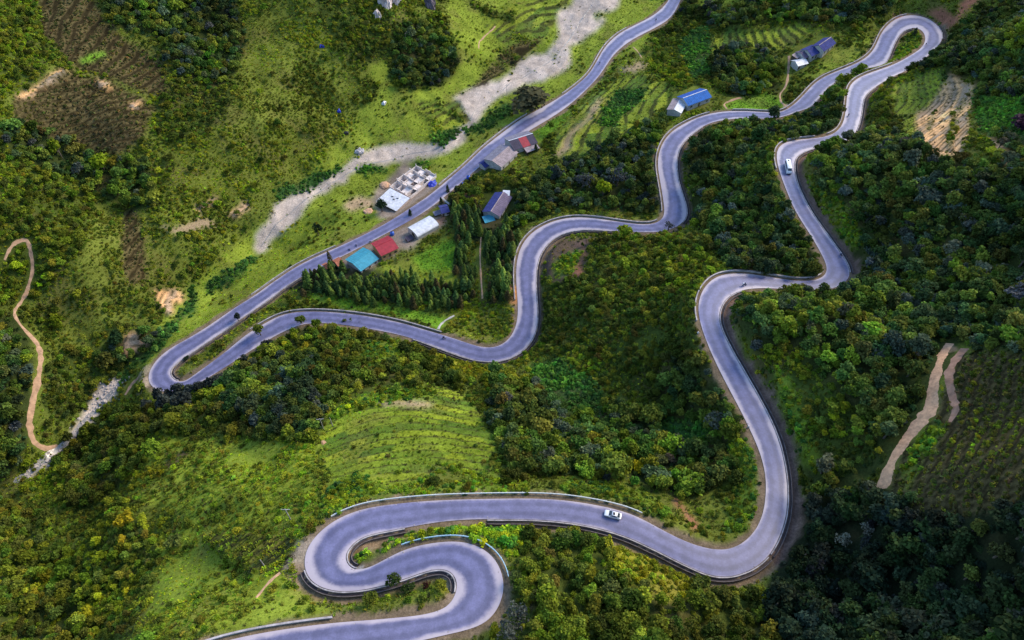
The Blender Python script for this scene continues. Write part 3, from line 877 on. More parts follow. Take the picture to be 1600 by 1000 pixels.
L.new(n_a.outputs['Fac'], mr.inputs['Value'])
sc = N.new('ShaderNodeVectorMath')
sc.operation = 'SCALE'
L.new(at.outputs['Color'], sc.inputs[0])
L.new(mr.outputs[0], sc.inputs['Scale'])
L.new(sc.outputs[0], p.inputs['Base Color'])
p.inputs['Roughness'].default_value = 0.95
p.inputs['Specular IOR Level'].default_value = 0.04
bu = N.new('ShaderNodeBump')
bu.inputs['Strength'].default_value = 0.7
bu.inputs['Distance'].default_value = 0.35
L.new(n_a.outputs['Fac'], bu.inputs['Height'])
L.new(bu.outputs[0], p.inputs['Normal'])
me.materials.append(m)
go = bpy.data.objects.new('ground', me)
COL.objects.link(go)
tag(go, kind='structure')
# ------------------------------------------------------------------ asphalt road
NL = 14
m, t, p = new_mat('asphalt')
N, L = t.nodes, t.links
at = N.new('ShaderNodeAttribute')
at.attribute_name = 'across'            # 0 and 1 at the edges
ln = N.new('ShaderNodeAttribute')
ln.attribute_name = 'dusty'
tc = N.new('ShaderNodeTexCoord')
nz = N.new('ShaderNodeTexNoise')
nz.inputs['Scale'].default_value = 0.35
nz.inputs['Detail'].default_value = 8
nz.inputs['Roughness'].default_value = 0.7
L.new(tc.outputs['Object'], nz.inputs['Vector'])
nf = N.new('ShaderNodeTexNoise')
nf.inputs['Scale'].default_value = 2.6
nf.inputs['Detail'].default_value = 4
L.new(tc.outputs['Object'], nf.inputs['Vector'])


def node(op, a, b=None, c=None):
    n = N.new('ShaderNodeMath')
    n.operation = op
    for i, x in enumerate((a, b, c)):
        if x is None:
            continue
        if isinstance(x, (int, float)):
            n.inputs[i].default_value = x
        else:
            L.new(x, n.inputs[i])
    return n.outputs[0]


def ramp(x, e0, e1, lo=0.0, hi=1.0):
    n = N.new('ShaderNodeMapRange')
    n.interpolation_type = 'SMOOTHSTEP'
    n.inputs['From Min'].default_value = e0
    n.inputs['From Max'].default_value = e1
    n.inputs['To Min'].default_value = lo
    n.inputs['To Max'].default_value = hi
    L.new(x, n.inputs['Value'])
    return n.outputs[0]


a_ = at.outputs['Fac']
cent = node('ABSOLUTE', node('SUBTRACT', a_, 0.5))                 # 0 centre .. 0.5 edge
nn = node('SUBTRACT', nz.outputs['Fac'], 0.5)
lw = N.new('ShaderNodeTexNoise')
lw.inputs['Scale'].default_value = 0.045
lw.inputs['Detail'].default_value = 3
L.new(tc.outputs['Object'], lw.inputs['Vector'])
lwn = node('MULTIPLY', node('SUBTRACT', lw.outputs['Fac'], 0.5), 0.55)
dust = ramp(node('ADD', node('ADD', node('ADD', cent, lwn), node('MULTIPLY', nn, 0.20)), node('MULTIPLY', ln.outputs['Fac'], 0.17)), 0.36, 0.54)
lane = ramp(node('ABSOLUTE', node('SUBTRACT', cent, 0.22)), 0.03, 0.16, 0.76, 1.0)   # polished wheel lanes
worn = ramp(nz.outputs['Fac'], 0.35, 0.68, 0.80, 1.14)
fine = ramp(nf.outputs['Fac'], 0.3, 0.7, 0.92, 1.08)
k_ = node('MULTIPLY', node('MULTIPLY', lane, worn), fine)
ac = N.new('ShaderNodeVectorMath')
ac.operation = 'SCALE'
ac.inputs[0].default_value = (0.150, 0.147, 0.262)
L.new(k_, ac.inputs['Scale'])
mx = N.new('ShaderNodeMix')
mx.data_type = 'RGBA'
L.new(node('MULTIPLY', dust, 0.85), mx.inputs['Factor'])
L.new(ac.outputs[0], mx.inputs[6])
mx.inputs[7].default_value = (0.48, 0.41, 0.43, 1)
# dark patched strips
pv = N.new('ShaderNodeTexNoise')
pv.inputs['Scale'].default_value = 0.11
pv.inputs['Detail'].default_value = 2
L.new(tc.outputs['Object'], pv.inputs['Vector'])
mx2 = N.new('ShaderNodeMix')
mx2.data_type = 'RGBA'
mx2.blend_type = 'MULTIPLY'
L.new(ramp(pv.outputs['Fac'], 0.60, 0.70, 0, 0.35), mx2.inputs['Factor'])
L.new(mx.outputs[2], mx2.inputs[6])
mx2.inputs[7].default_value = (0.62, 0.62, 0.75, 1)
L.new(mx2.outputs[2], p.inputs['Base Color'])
p.inputs['Roughness'].default_value = 0.44
p.inputs['Specular IOR Level'].default_value = 0.5
b_ = N.new('ShaderNodeBump')
b_.inputs['Strength'].default_value = 0.15
b_.inputs['Distance'].default_value = 0.05
L.new(nf.outputs['Fac'], b_.inputs['Height'])
L.new(b_.outputs[0], p.inputs['Normal'])
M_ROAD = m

V, F, AC, DU = [], [], [], []
# extra dust where the road widens on the inside and outside of the hairpins
seg = np.linalg.norm((EA - EB)[:, :2], axis=1)
du = gsmooth(np.clip((seg - 7.5) / 5.0, 0, 1)[:, None], 10)[:, 0]
ins = {}
for i in range(ND):
    for j in range(NL + 1):
        s_ = j / NL
        P = EA[i] * (1 - s_) + EB[i] * s_
        V.append((P[0], P[1], P[2] + 0.10 * (1 - (2 * s_ - 1) ** 2)))
        AC.append(s_)
        DU.append(du[i])
W1 = NL + 1
for i in range(ND - 1):
    for j in range(NL):
        F.append((i * W1 + j, i * W1 + j + 1, (i + 1) * W1 + j + 1, (i + 1) * W1 + j))
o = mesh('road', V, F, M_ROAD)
o.data.polygons.foreach_set('use_smooth', [True] * len(F))
for nm_, arr in (('across', AC), ('dusty', DU)):
    a = o.data.attributes.new(nm_, 'FLOAT', 'POINT')
    a.data.foreach_set('value', np.array(arr, np.float32))
# keep the sheet facing up
o.data.update()
if o.data.polygons[len(F) // 2].normal.z < 0:
    o.data.flip_normals()
tag(o, kind='structure')


def edge(side, a, b, off, step=3):
    E, O = (EA, OA) if side == 'A' else (EB, OB)
    k = np.arange(int(a * NS), min(int(b * NS), ND - 1) + 1, step)
    Q = E[k].copy()
    oo = O[k]
    if np.isscalar(off):
        off = np.full(len(k), off)
    Q[:, :2] += oo * off[:, None]
    return Q, oo


def strip_loft(Q, N_, prof):
    """sweep a closed profile [(across, up)...] along Q; across points away from the road"""
    mb = MB()
    rings = []
    for P, n in zip(Q, N_):
        rings.append([(P[0] + n[0] * a, P[1] + n[1] * a, P[2] + b) for a, b in prof])
    mb.loft(rings)
    return mb


M_BANKW = plain('mossy_concrete', (0.15, 0.125, 0.12), 0.9, var=0.5, scale=0.6)
for sd_, a, b, wd in DITCH:
    Q, n = edge(sd_, a, b, 0.12, 3)
    wob = (vnoise(Q[:, 0] / 2.3, Q[:, 1] / 2.3, 5) - 0.5) * 0.10
    Q[:, :2] += n * wob[:, None]
    d = strip_loft(Q, n, [(0.42, -0.62), (1.22, -0.62), (1.22, -0.56), (0.42, -0.56)]).build('drainage_ditch', M_DITCH)
    tag(d, kind='structure')
    strip_loft(Q, n, [(0.06, -0.9), (0.36, -0.9), (0.36, 0.10), (0.06, 0.10)]).build('ditch_kerb', M_LIP, d)
    strip_loft(Q, n, [(1.24, -0.9), (1.40, -0.9), (1.40, 0.02), (1.24, 0.02)]).build('ditch_kerb', M_BANKW, d)

for sd_, a, b, lab in WALL:
    Q, n = edge(sd_, a, b, 1.25, 3)
    c_ = Q[len(Q) // 2]
    root = empty('parapet_wall', tuple(c_), 0, lab, 'low wall')
    Q = Q - c_
    strip_loft(Q, n, [(-0.14, -1.2), (0.14, -1.2), (0.14, 0.50), (-0.14, 0.50)]).build('wall_body', M_CONC, root)
    strip_loft(Q, n, [(-0.22, 0.502), (0.22, 0.502), (0.22, 0.64), (-0.22, 0.64)]).build('coping', M_LIP, root)

POST = None
for sd_, a, b, mt, lab in RAIL:
    Q, n = edge(sd_, a, b, 1.5, 3)
    c_ = Q[len(Q) // 2]
    root = empty('guard_rail', tuple(c_), 0, lab, 'guard rail')
    Q = Q - c_
    strip_loft(Q, n, [(-0.10, 0.34), (-0.02, 0.42), (-0.10, 0.54), (-0.02, 0.66), (-0.10, 0.80), (0.08, 0.80), (0.10, 0.58), (0.06, 0.34)]).build('rail_beam', mt, root)
    cum = np.r_[0, np.cumsum(np.linalg.norm(np.diff(Q, axis=0), axis=1))]
    pm = None
    for s_ in np.arange(0.5, cum[-1], 4.0):
        k = min(np.searchsorted(cum, s_), len(Q) - 1)
        P = Q[k] + np.array([n[k, 0], n[k, 1], 0]) * 0.12
        if pm is None:
            pm = MB().box((0, 0, 0.2), (0.14, 0.14, 1.2)).build('post', mt, root)
            pm.location = P
        else:
            c = pm.copy()
            COL.objects.link(c)
            c.parent = root
            c.location = P

# ------------------------------------------------------------------ dirt tracks and the creek, laid on the ground
def ribbon(name, pix, wid, mat, lift=0.06, nlat=5, jit=0.9, kind='structure'):
    P = hit([q[0] for q in pix], [q[1] for q in pix])
    Q = catmull(P, 12)
    Q = gsmooth(Q, 3)
    d = np.gradient(Q[:, :2], axis=0)
    d /= np.linalg.norm(d, axis=1)[:, None] + 1e-9
    n = np.stack([-d[:, 1], d[:, 0]], 1)
    wv = np.interp(np.linspace(0, 1, len(Q)), np.linspace(0, 1, len(wid)), wid) if not np.isscalar(wid) else np.full(len(Q), wid)
    V, F = [], []
    for i in range(len(Q)):
        wl = wv[i] * (1 + jit * (vnoise(np.array([i * .31]), np.array([1.5]), 3)[0] - 0.5))
        for j in range(nlat):
            x = (j / (nlat - 1) - 0.5) * wl
            a, b = Q[i, 0] + n[i, 0] * x, Q[i, 1] + n[i, 1] * x
            V.append((a, b, ground(a, b) + (lift if 0 < j < nlat - 1 else -0.12)))
    for i in range(len(Q) - 1):
        for j in range(nlat - 1):
            F.append((i * nlat + j, i * nlat + j + 1, (i + 1) * nlat + j + 1, (i + 1) * nlat + j))
    o = mesh(name, V, F, mat, smooth_shade=True)
    if o.data.polygons[0].normal.z < 0:
        o.data.flip_normals()
    tag(o, kind=kind)
    return np.vstack([Q + np.c_[n * (wv * k_)[:, None], np.zeros(len(Q))] for k_ in (-.5, -.25, 0, .25, .5)])


M_TRACK = plain('dirt_track', (0.44, 0.27, 0.16), 0.95, var=0.4, scale=0.45, bump=0.4)
M_TRACK2 = plain('pinkish_dirt_track', (0.60, 0.34, 0.19), 0.95, var=0.35, scale=0.9, bump=0.5)
M_REDTRACK = plain('reddish_dirt', (0.36, 0.19, 0.12), 0.95, var=0.4, scale=0.45, bump=0.4)
TR = []
TR.append(ribbon('dirt_track', [(6, 408), (16, 388), (26, 378), (42, 375), (48, 395), (51, 420), (45, 445), (34, 470), (22, 487), (30, 505), (45, 522), (60, 540), (64, 565), (58, 600), (50, 635), (46, 665), (53, 690), (70, 700), (94, 698)], [1.0, 2.2, 2.2, 1.4, 2.2, 2.6, 2.4, 2.8], M_TRACK))
TR.append(ribbon('dirt_track', [(1486, 534), (1470, 560), (1458, 600), (1456, 635), (1437, 660), (1412, 692), (1390, 728), (1378, 768)], [2.6, 2.6, 4.3, 3.4, 2.6], M_TRACK2))
TR.append(ribbon('dirt_track', [(1510, 542), (1490, 566), (1482, 590), (1488, 620), (1494, 640), (1482, 662)], [2.4, 2.4, 2.2, 1.4], M_REDTRACK))
TR.append(ribbon('footpath', [(752, 366), (750, 400), (752, 440), (754, 470)], [0.9, 1.1], M_TRACK2))
TR.append(ribbon('footpath', [(684, 516), (692, 503), (712, 492)], [1.5, 1.2], M_CONC))
TR.append(ribbon('footpath', [(1233, 85), (1232, 110), (1228, 135), (1218, 148), (1224, 163), (1232, 169)], [2.0, 1.6, 1.2, 1.6], M_TRACK))
TR.append(ribbon('footpath', [(1136, 171), (1131, 163), (1140, 158), (1160, 152)], [1.4, 1.2, 2.5], M_TRACK))
TR.append(ribbon('dirt_track', [(218, 588), (207, 598), (200, 610), (195, 618)], [3.0, 2.0, 1.6], M_TRACK))
TR.append(ribbon('footpath', [(440, 893), (418, 912), (398, 936)], [1.2, 1.0], M_TRACK2))
TR.append(ribbon('footpath', [(775, 40), (765, 50), (750, 63), (748, 78)], [1.2, 1.0], M_TRACK))
TR.append(ribbon('footpath', [(988, 73), (996, 80), (1004, 92)], [1.0, 1.0], M_TRACK))
TR.append(ribbon('footpath', [(690, 308), (705, 320)], [1.5, 1.5], M_CONC))
CR = ribbon('creek', [(205, 588), (188, 600), (172, 615), (150, 640), (128, 662), (110, 684), (88, 702), (62, 726), (40, 742), (20, 756)], [1.5, 2.5, 2.2, 2.6, 2.2], M_WATER, 0.12)
CR2 = ribbon('stream', [(925, 8), (902, 40), (880, 75), (850, 102), (800, 128), (770, 158), (742, 172), (722, 212), (690, 230), (640, 240), (600, 252), (560, 262), (520, 285), (470, 318), (430, 352), (405, 388)], [0.7, 0.5, 0.8, 0.6], M_WATER, 0.08)
# ------------------------------------------------------------------ houses
HOUSE_DISCS = []        # (x, y, r) kept free of plants


def seams(mb, a, b, c, d, n, h=0.05):
    """raised seams running down a sheet roof a-b (ridge) to d-c (eave)"""
    a, b, c, d = map(Vector, (a, b, c, d))
    nrm = (b - a).cross(d - a).normalized()
    if nrm.z < 0:
        nrm = -nrm
    for i in range(n + 1):
        t_ = i / n
        p0, p1 = a.lerp(b, t_), d.lerp(c, t_)
        e = (b - a).normalized() * 0.04
        mb.add([p0 - e, p0 + e, p1 + e, p1 - e, p0 - e + nrm * h, p0 + e + nrm * h, p1 + e + nrm * h, p1 - e + nrm * h], [(4, 5, 6, 7), (0, 1, 5, 4), (1, 2, 6, 5), (2, 3, 7, 6), (3, 0, 4, 7)])


def slab(mb, a, b, c, d, th=0.12):
    q = [Vector(x) for x in (a, b, c, d)]
    lo_ = [x - Vector((0, 0, th)) for x in q]
    mb.add(q + lo_, [(0, 1, 2, 3), (7, 6, 5, 4), (0, 4, 5, 1), (1, 5, 6, 2), (2, 6, 7, 3), (3, 7, 4, 0)])


def gable_house(r0, r1, width, wall_h, rise, roof_m, label, wall_m=None, roof_m2=None, ridge_m=None, over=0.5, seam=True, front_bands=None, name='house', cat='house', off=0.0, front_w=None, windows=2):
    """ridge ends r0, r1 given as survey pixels; front = the slope that faces the camera"""
    wall_m = wall_m or M_WALLW
    g = pt((r0[0] + r1[0]) / 2, (r0[1] + r1[1]) / 2 + 4)
    zr = g[2] + wall_h + rise
    a, b = at_z(*r0, zr), at_z(*r1, zr)
    mid = (a + b) / 2
    Ln = np.hypot(*(b - a)[:2])
    yaw = math.atan2(b[1] - a[1], b[0] - a[0])
    base = min(ground(mid[0] + dx, mid[1] + dy) for dx in (-5, 0, 5) for dy in (-5, 0, 5))
    gz = ground(mid[0], mid[1])
    root = empty(name, (mid[0], mid[1], gz), yaw, label, cat)
    HOUSE_DISCS.append((mid[0], mid[1], Ln / 2 * 0.9, width / 2, yaw))
    fw = front_w or width / 2
    bw = width / 2
    # local: x along ridge, -y towards the camera side
    flip = 1 if math.cos(yaw) > 0 else -1
    yf, yb = -flip * fw, flip * bw
    zw, zt, zb = wall_h, wall_h + rise, base - gz - 1.0
    hl = Ln / 2 - over
    slope_f, slope_b = rise / fw, rise / bw
    yfw, ybw = yf * (1 - over / fw), yb * (1 - over / bw)
    zf_, zb_ = zt - slope_f * abs(yfw) - 0.14, zt - slope_b * abs(ybw) - 0.14
    mb = MB()
    for sx in (-1, 1):
        x0, x1 = sx * hl, sx * (hl - 0.2)
        pr = [(yfw, zb), (ybw, zb), (ybw, zb_), (0, zt - 0.16), (yfw, zf_)]
        mb.loft([[(x0, y, z) for y, z in pr], [(x1, y, z) for y, z in pr]])
    for y, zz_ in ((yfw, zf_), (ybw, zb_)):
        sgn = 1 if y > 0 else -1
        mb.box((0, y - sgn * 0.1, (zb + zz_) / 2), (2 * hl - 0.42, 0.2, zz_ - zb))
    mb.build('wall', wall_m, root)
    L2 = Ln / 2
    eave_f, eave_b = zt - rise, zt - rise
    for k, (y, m_) in enumerate(((yf, roof_m), (yb, roof_m2 or roof_m))):
        if k == 0 and front_bands:
            x = -L2
            for frac, bm_ in front_bands:
                x2 = x + frac * Ln
                rb = MB()
                slab(rb, (x, 0, zt), (x2 - 0.02, 0, zt), (x2 - 0.02, y, eave_f), (x, y, eave_f))
                if seam:
                    seams(rb, (x, 0, zt), (x2, 0, zt), (x2, y, eave_f), (x, y, eave_f), max(2, int((x2 - x) / 1.1)))
                rb.build('roof_sheet', bm_, root)
                x = x2
            continue
        rb = MB()
        slab(rb, (-L2, 0, zt), (L2, 0, zt), (L2, y, eave_f), (-L2, y, eave_f))
        if seam:
            seams(rb, (-L2, 0, zt), (L2, 0, zt), (L2, y, eave_f), (-L2, y, eave_f), max(3, int(Ln / 1.1)))
        rb.build('roof_slope', m_, root)
    MB().box((0, 0, zt + 0.07), (Ln + 0.1, 0.42, 0.14)).build('ridge_cap', ridge_m or roof_m, root)
    # openings on the side that faces the camera
    sgn = 1 if yfw > 0 else -1
    if windows and wall_h > 2:
        xs = np.linspace(-hl * 0.7, hl * 0.7, windows + 1)
        for i, x in enumerate(xs):
            if i == windows // 2:
                MB().box((x, yfw + sgn * 0.03, 1.0), (1.1, 0.10, 2.0)).build('door', M_WOOD, root)
            else:
                f = MB().box((x, yfw + sgn * 0.02, 1.5), (1.3, 0.08, 1.1)).build('window', M_WOOD, root)
                MB().box((x, yfw + sgn * 0.045, 1.5), (1.1, 0.08, 0.9)).build('pane', M_GLASS, f)
    return root, yaw, mid, gz


def lean_to(p0, p1, depth, h0, h1, mat, label, wall_m=None, name='shed', holes=0, ripple=True):
    """a single-pitch sheet roof on posts and walls; p0-p1 survey pixels of its high edge, falling towards the camera"""
    g = pt((p0[0] + p1[0]) / 2, (p0[1] + p1[1]) / 2 + 3)
    zt = g[2] + h0
    a, b = at_z(*p0, zt), at_z(*p1, zt)
    mid = (a + b) / 2
    Ln = np.hypot(*(b - a)[:2])
    yaw = math.atan2(b[1] - a[1], b[0] - a[0])
    flip = 1 if math.cos(yaw) > 0 else -1
    root = empty(name, (mid[0], mid[1], g[2]), yaw, label, 'shed')
    y = -flip * depth
    HOUSE_DISCS.append((mid[0] + math.sin(yaw) * flip * depth / 2, mid[1] - math.cos(yaw) * flip * depth / 2, Ln / 2, depth / 2, yaw))
    mb = MB()
    slab(mb, (-Ln / 2, 0, h0), (Ln / 2, 0, h0), (Ln / 2, y, h1), (-Ln / 2, y, h1), 0.08)
    if ripple:
        seams(mb, (-Ln / 2, 0, h0), (Ln / 2, 0, h0), (Ln / 2, y, h1), (-Ln / 2, y, h1), max(3, int(Ln / 0.9)))
    mb.build('roof', mat, root)
    wb = MB()
    il = Ln / 2 - 0.3
    wb.box((0, y * 0.04, (h0 - 0.25 - 1.5) / 2), (2 * il, 0.16, h0 - 0.25 + 1.5))
    for sx in (-1, 1):
        wb.loft([[(sx * il, y * 0.06, -1.5), (sx * il, y * 0.93, -1.5), (sx * il, y * 0.93, h1 - 0.05 + (h0 - h1) * 0.05), (sx * il, y * 0.06, h0 - 0.25)],
                 [(sx * (il - .15), y * 0.06, -1.5), (sx * (il - .15), y * 0.93, -1.5), (sx * (il - .15), y * 0.93, h1 - 0.05 + (h0 - h1) * 0.05), (sx * (il - .15), y * 0.06, h0 - 0.25)]])
    wb.build('wall', wall_m or M_WOOD, root)
    for sx in (-1, 0, 1):
        MB().box((sx * il * 0.9, y * 0.95, (h1 - 1.5) / 2 - 0.04), (0.16, 0.16, h1 + 1.4)).build('post', M_WOOD, root)
    for k in range(holes):
        MB().box((random.uniform(-.35, .35) * Ln, y * random.uniform(.3, .8), (h0 + h1) / 2 + 0.35), (1.2, 0.5, 0.12), 0.4).build('patch', M_BLACK, root)
    return root


# a) the blue roofed house on the inner slope
gable_house((1068, 150), (1105, 136.5), 10.5, 3.2, 2.0, R_BLUE, 'house with a bright blue sheet metal roof above the bend', roof_m2=R_BLUE2, ridge_m=R_WHITE)
gable_house((1063.5, 154), (1053.5, 171.5), 8.5, 2.8, 1.2, R_WHITE, 'low house with a pale weathered roof joined to the blue roofed house', roof_m2=R_PINK, seam=True)
lean_to((1042, 172), (1051, 154), 2.6, 2.6, 1.9, R_SLATE, 'narrow dark blue lean-to beside the pale roof near the blue roofed house', name='shed')
# b) the dark blue row beneath the uppermost hairpin
gable_house((1281, 67), (1300, 54), 8.5, 3.2, 2.2, R_SLATE, 'topmost house of the slate blue row, its ridge at an angle', ridge_m=R_PINK)
gable_house((1262, 75.2), (1279.5, 67.4), 9.0, 3.0, 2.0, R_SLATE, 'middle house of the slate blue row below the uppermost hairpin')
gable_house((1252, 79.5), (1261.5, 76), 8.0, 2.7, 1.7, R_MAUVE, 'house with a mauve grey roof at the end of the slate blue row')
lean_to((1237, 86), (1245, 80.5), 4.0, 2.5, 1.9, R_PINK, 'small pale grey shed next to the orange footpath')
gable_house((1243.5, 92.5), (1260, 88.0), 7.0, 2.6, 1.4, R_WHITE, 'small house with a white sheet roof in front of the slate blue row', windows=1)
# c) the row on the valley road
gable_house((769, 254), (796, 231), 12.5, 3.6, 1.6, R_PINK, 'roadside house with one grey and one pinkish roof slope', roof_m2=R_GREY)
gable_house((795, 224.5), (832, 213.0), 13.0, 3.6, 2.2, R_DARK, 'dark roofed roadside house with a red sheet across its middle', roof_m2=R_GREY, ridge_m=R_WHITE, front_bands=[(.38, R_DARK), (.32, R_RED), (.30, R_DARK)])
gable_house((752, 256), (762, 250.5), 6.0, 2.6, 1.2, R_SLATE, 'small dark blue roofed hut at the end of the roadside row', name='hut', windows=0)
lean_to((818, 231), (838, 224), 4.0, 2.6, 2.0, R_PINK, 'rusty pinkish sheet lean-to in front of the dark roof with the red sheet')
lean_to((676, 331), (688, 327), 3.0, 2.4, 1.9, R_GREY, 'low grey roofed shed between the violet blue shed and the barrel roofed barn')
lean_to((632, 371), (642, 366), 3.2, 2.4, 1.8, R_DARK, 'small dark roofed lean-to at the near corner of the barrel roofed barn')
gable_house((596, 391), (605, 387), 4.5, 2.3, 1.0, R_GREY, 'small grey roofed outhouse behind the red roofed house', name='hut', cat='hut', windows=0)
# d) the long house below the road
gable_house((767, 331), (787, 300.5), 10.0, 3.2, 1.9, R_MAUVE, 'long house with one slate blue and one mauve roof slope, alone among trees', roof_m2=R_SLATE, ridge_m=R_PINK)
lean_to((753, 338.5), (769, 334), 4.5, 2.6, 1.9, R_TEAL, 'teal sheet lean-to at the lower gable of the long mauve house')
lean_to((786, 297), (797, 297.5), 3.5, 3.0, 2.4, R_WHITE, 'whitish lean-to at the upper gable of the long mauve house')
# small shed
gable_house((687, 325.5), (700, 322.5), 6.5, 2.8, 1.3, R_SLATE, 'small square shed with a violet blue roof between dark trees', name='shed', cat='shed', windows=1)
# g) red and teal roofs by the road
gable_house((550.5, 411), (579, 391.5), 12.0, 3.0, 1.5, R_TEAL, 'large house with a teal blue sheet roof beside the valley road')
gable_house((586, 386.5), (613.5, 374), 10.0, 3.4, 1.6, R_RED, 'house with a dark red sheet roof and ochre walls beside the valley road', wall_m=M_WALLO, front_w=6.0)
gable_house((523, 410), (533, 404.5), 5.5, 2.6, 1.2, R_ORANGE, 'small house with an orange roof at the end of the conifer belt', windows=0)
gable_house((505, 414.5), (512, 411), 4.5, 2.3, 1.0, R_ORANGE, 'tiny orange roofed hut half hidden behind the conifers', name='hut', cat='hut', windows=0)


# f) barrel vaulted shed
def barrel(p0, p1, width, wall_h, rise, label):
    g = pt((p0[0] + p1[0]) / 2, (p0[1] + p1[1]) / 2 + 3)
    zr = g[2] + wall_h + rise
    a, b = at_z(*p0, zr), at_z(*p1, zr)
    mid = (a + b) / 2
    Ln = np.hypot(*(b - a)[:2])
    yaw = math.atan2(b[1] - a[1], b[0] - a[0])
    root = empty('barn', (mid[0], mid[1], g[2]), yaw, label, 'barn')
    HOUSE_DISCS.append((mid[0], mid[1], Ln / 2, width / 2, yaw))
    n = 12
    arc = [(-width / 2 * math.cos(math.pi * i / n), wall_h + rise * math.sin(math.pi * i / n)) for i in range(n + 1)]
    mb = MB()
    ribs = int(Ln / 1.0)
    rings = []
    for k in range(ribs + 1):
        x = -Ln / 2 + Ln * k / ribs
        for dx, up in ((-0.06, 0), (-0.04, 0.05), (0.04, 0.05), (0.06, 0)):
            rings.append([(x + dx, y, z + up) for y, z in arc] + [(x + dx, y * 0.985, z - 0.08) for y, z in arc[::-1]])
    mb.loft(rings)
    mb.build('vaulted_roof', R_WHITE, root)
    for sy in (-1, 1):
        MB().box((0, sy * (width / 2 - 0.25), (wall_h - 1.5) / 2), (Ln - 0.4, 0.2, wall_h + 1.5)).build('side_wall', M_WALLW, root)
    for sx in (-1, 1):
        e = MB()
        x0, x1 = sx * (Ln / 2 - 0.3), sx * (Ln / 2 - 0.5)
        pr = [(-width / 2 + .4, -1.5)] + [(y * 0.94, z - 0.14) for y, z in arc] + [(width / 2 - .4, -1.5)]
        e.loft([[(x0, y, z) for y, z in pr], [(x1, y, z) for y, z in pr]])
        e.build('end_wall', M_BRICKW, root)
    MB().box((-Ln / 2 + 0.28, 0, 1.1), (0.1, 2.2, 2.2)).build('door', M_WOOD, root)


barrel((644, 360), (677.5, 341.5), 9.0, 2.4, 1.6, 'barn with a white barrel vaulted sheet roof set below the valley road')

# e) the house under construction
g = pt(640, 296)
zt = g[2] + 3.2
pa, pb, pc = at_z(609, 293, zt), at_z(641, 309, zt), at_z(591.5, 315, zt)
ux = (pb - pa)[:2]
wA = np.hypot(*ux)
yaw = math.atan2(ux[1], ux[0])
ctr = at_z(628, 290, zt)
root = empty('unfinished_house', (pa[0], pa[1], g[2]), yaw, 'unfinished roofless concrete house beside the valley road, rooms open to the sky', 'house')
dp = np.hypot(*(pc - pa)[:2]) * 0.82
dk = dp * 2.15
mb = MB()
mb.box((wA / 2, dk / 2, -0.6), (wA + 0.5, dk + 0.3, 1.6))
mb.build('floor_slab', M_NEWWALL, root)
HW = 4.6
lines_y = [0.2, dk * .28, dk * .52, dk * .76, dk - 0.1]
lines_x = [0.1, wA * .27, wA * .5, wA * .74, wA - 0.1]
for i, y in enumerate(lines_y):
    for k in range(4):
        h = HW * (1.0 if i in (0, 4) or k < 3 else 0.5) * (0.75 + 0.25 * ((i * 7 + k * 5) % 3) / 2)
        if (i, k) in ((2, 2), (1, 3), (3, 0)):
            continue
        MB().box(((lines_x[k] + lines_x[k + 1]) / 2, y, h / 2 + 0.2), (lines_x[k + 1] - lines_x[k] - 0.32, 0.24, h)).build('partition_wall', M_NEWWALL, root)
for j, x in enumerate(lines_x):
    for k in range(4):
        h = HW * (1.0 if j in (0, 4) else 0.8) * (0.8 + 0.2 * ((j * 3 + k * 5) % 3) / 2)
        if (j, k) in ((2, 1), (3, 3)):
            continue
        MB().box((x, (lines_y[k] + lines_y[k + 1]) / 2, h / 2 + 0.2), (0.24, lines_y[k + 1] - lines_y[k] - 0.32, h)).build('partition_wall', M_NEWWALL, root)
    for y in lines_y:
        MB().box((x, y, HW / 2 + 0.35), (0.3, 0.3, HW + 0.5)).build('column', M_NEWWALL, root)
for k in (1, 3):
    MB().box((wA * 0.5, lines_y[k], HW + 0.78), (wA + 0.2, 0.26, 0.3)).build('ring_beam', M_NEWWALL, root)
for (x, y, sx, sy) in ((wA * .62, dk * .63, wA * .22, dk * .2), (wA * .85, dk * .4, wA * .2, dk * .2), (wA * .4, dk * .4, wA * .2, dk * .2), (wA * .85, dk * .88, wA * .24, dk * .2), (wA * .62, dk * .15, wA * .22, dk * .22), (wA * .38, dk * .88, wA * .2, dk * .2), (wA * .15, dk * .63, wA * .22, dk * .2)):
    MB().box((x, y, 3.1), (sx, sy, 0.2)).build('ceiling_slab', M_NEWWALL, root)
MB().box((wA + 2.2, dk * .2, 0.3), (3.6, dk * .5, 3.2)).build('side_room', M_NEWWALL, root)
MB().box((wA + 4.0, dk * .45, 0.6), (0.25, dk * .7, 1.8)).build('boundary_wall', M_CONC, root)
MB().box((wA + 2.0, dk * .72, 0.6), (3.8, 0.25, 1.8)).build('boundary_wall', M_CONC, root)
HOUSE_DISCS.append((*(pa[:2] + (pb - pa)[:2] * .5 + np.array([-math.sin(yaw), math.cos(yaw)]) * dk / 2), wA / 2 + 4, dk / 2, yaw))
shed = lean_to((609.5, 294), (640.5, 309.5), dp * 1.1, 4.0, 2.9, R_WHITE, 'big white sheet roofed shed joined to the unfinished house', wall_m=M_BRICKW, holes=3)
tarp = empty('tarpaulin', tuple(pt(676, 288)), 0.4, 'crumpled blue tarpaulin heaped at the roadside by the unfinished house', 'tarpaulin')
bm = bmesh.new()
bmesh.ops.create_grid(bm, x_segments=14, y_segments=14, size=1.0)
for v_ in bm.verts:
    r_ = math.hypot(v_.co.x, v_.co.y)
    v_.co.z = max(0, 1.5 * (1 - r_ ** 1.5)) + 0.3 * math.sin(v_.co.x * 7 + 2) * math.cos(v_.co.y * 6) + 0.1
    v_.co.x *= 2.6
    v_.co.y *= 3.0
me_ = bpy.data.meshes.new('tarpaulin_sheet')
bm.to_mesh(me_)
bm.free()
me_.materials.append(M_TARP)
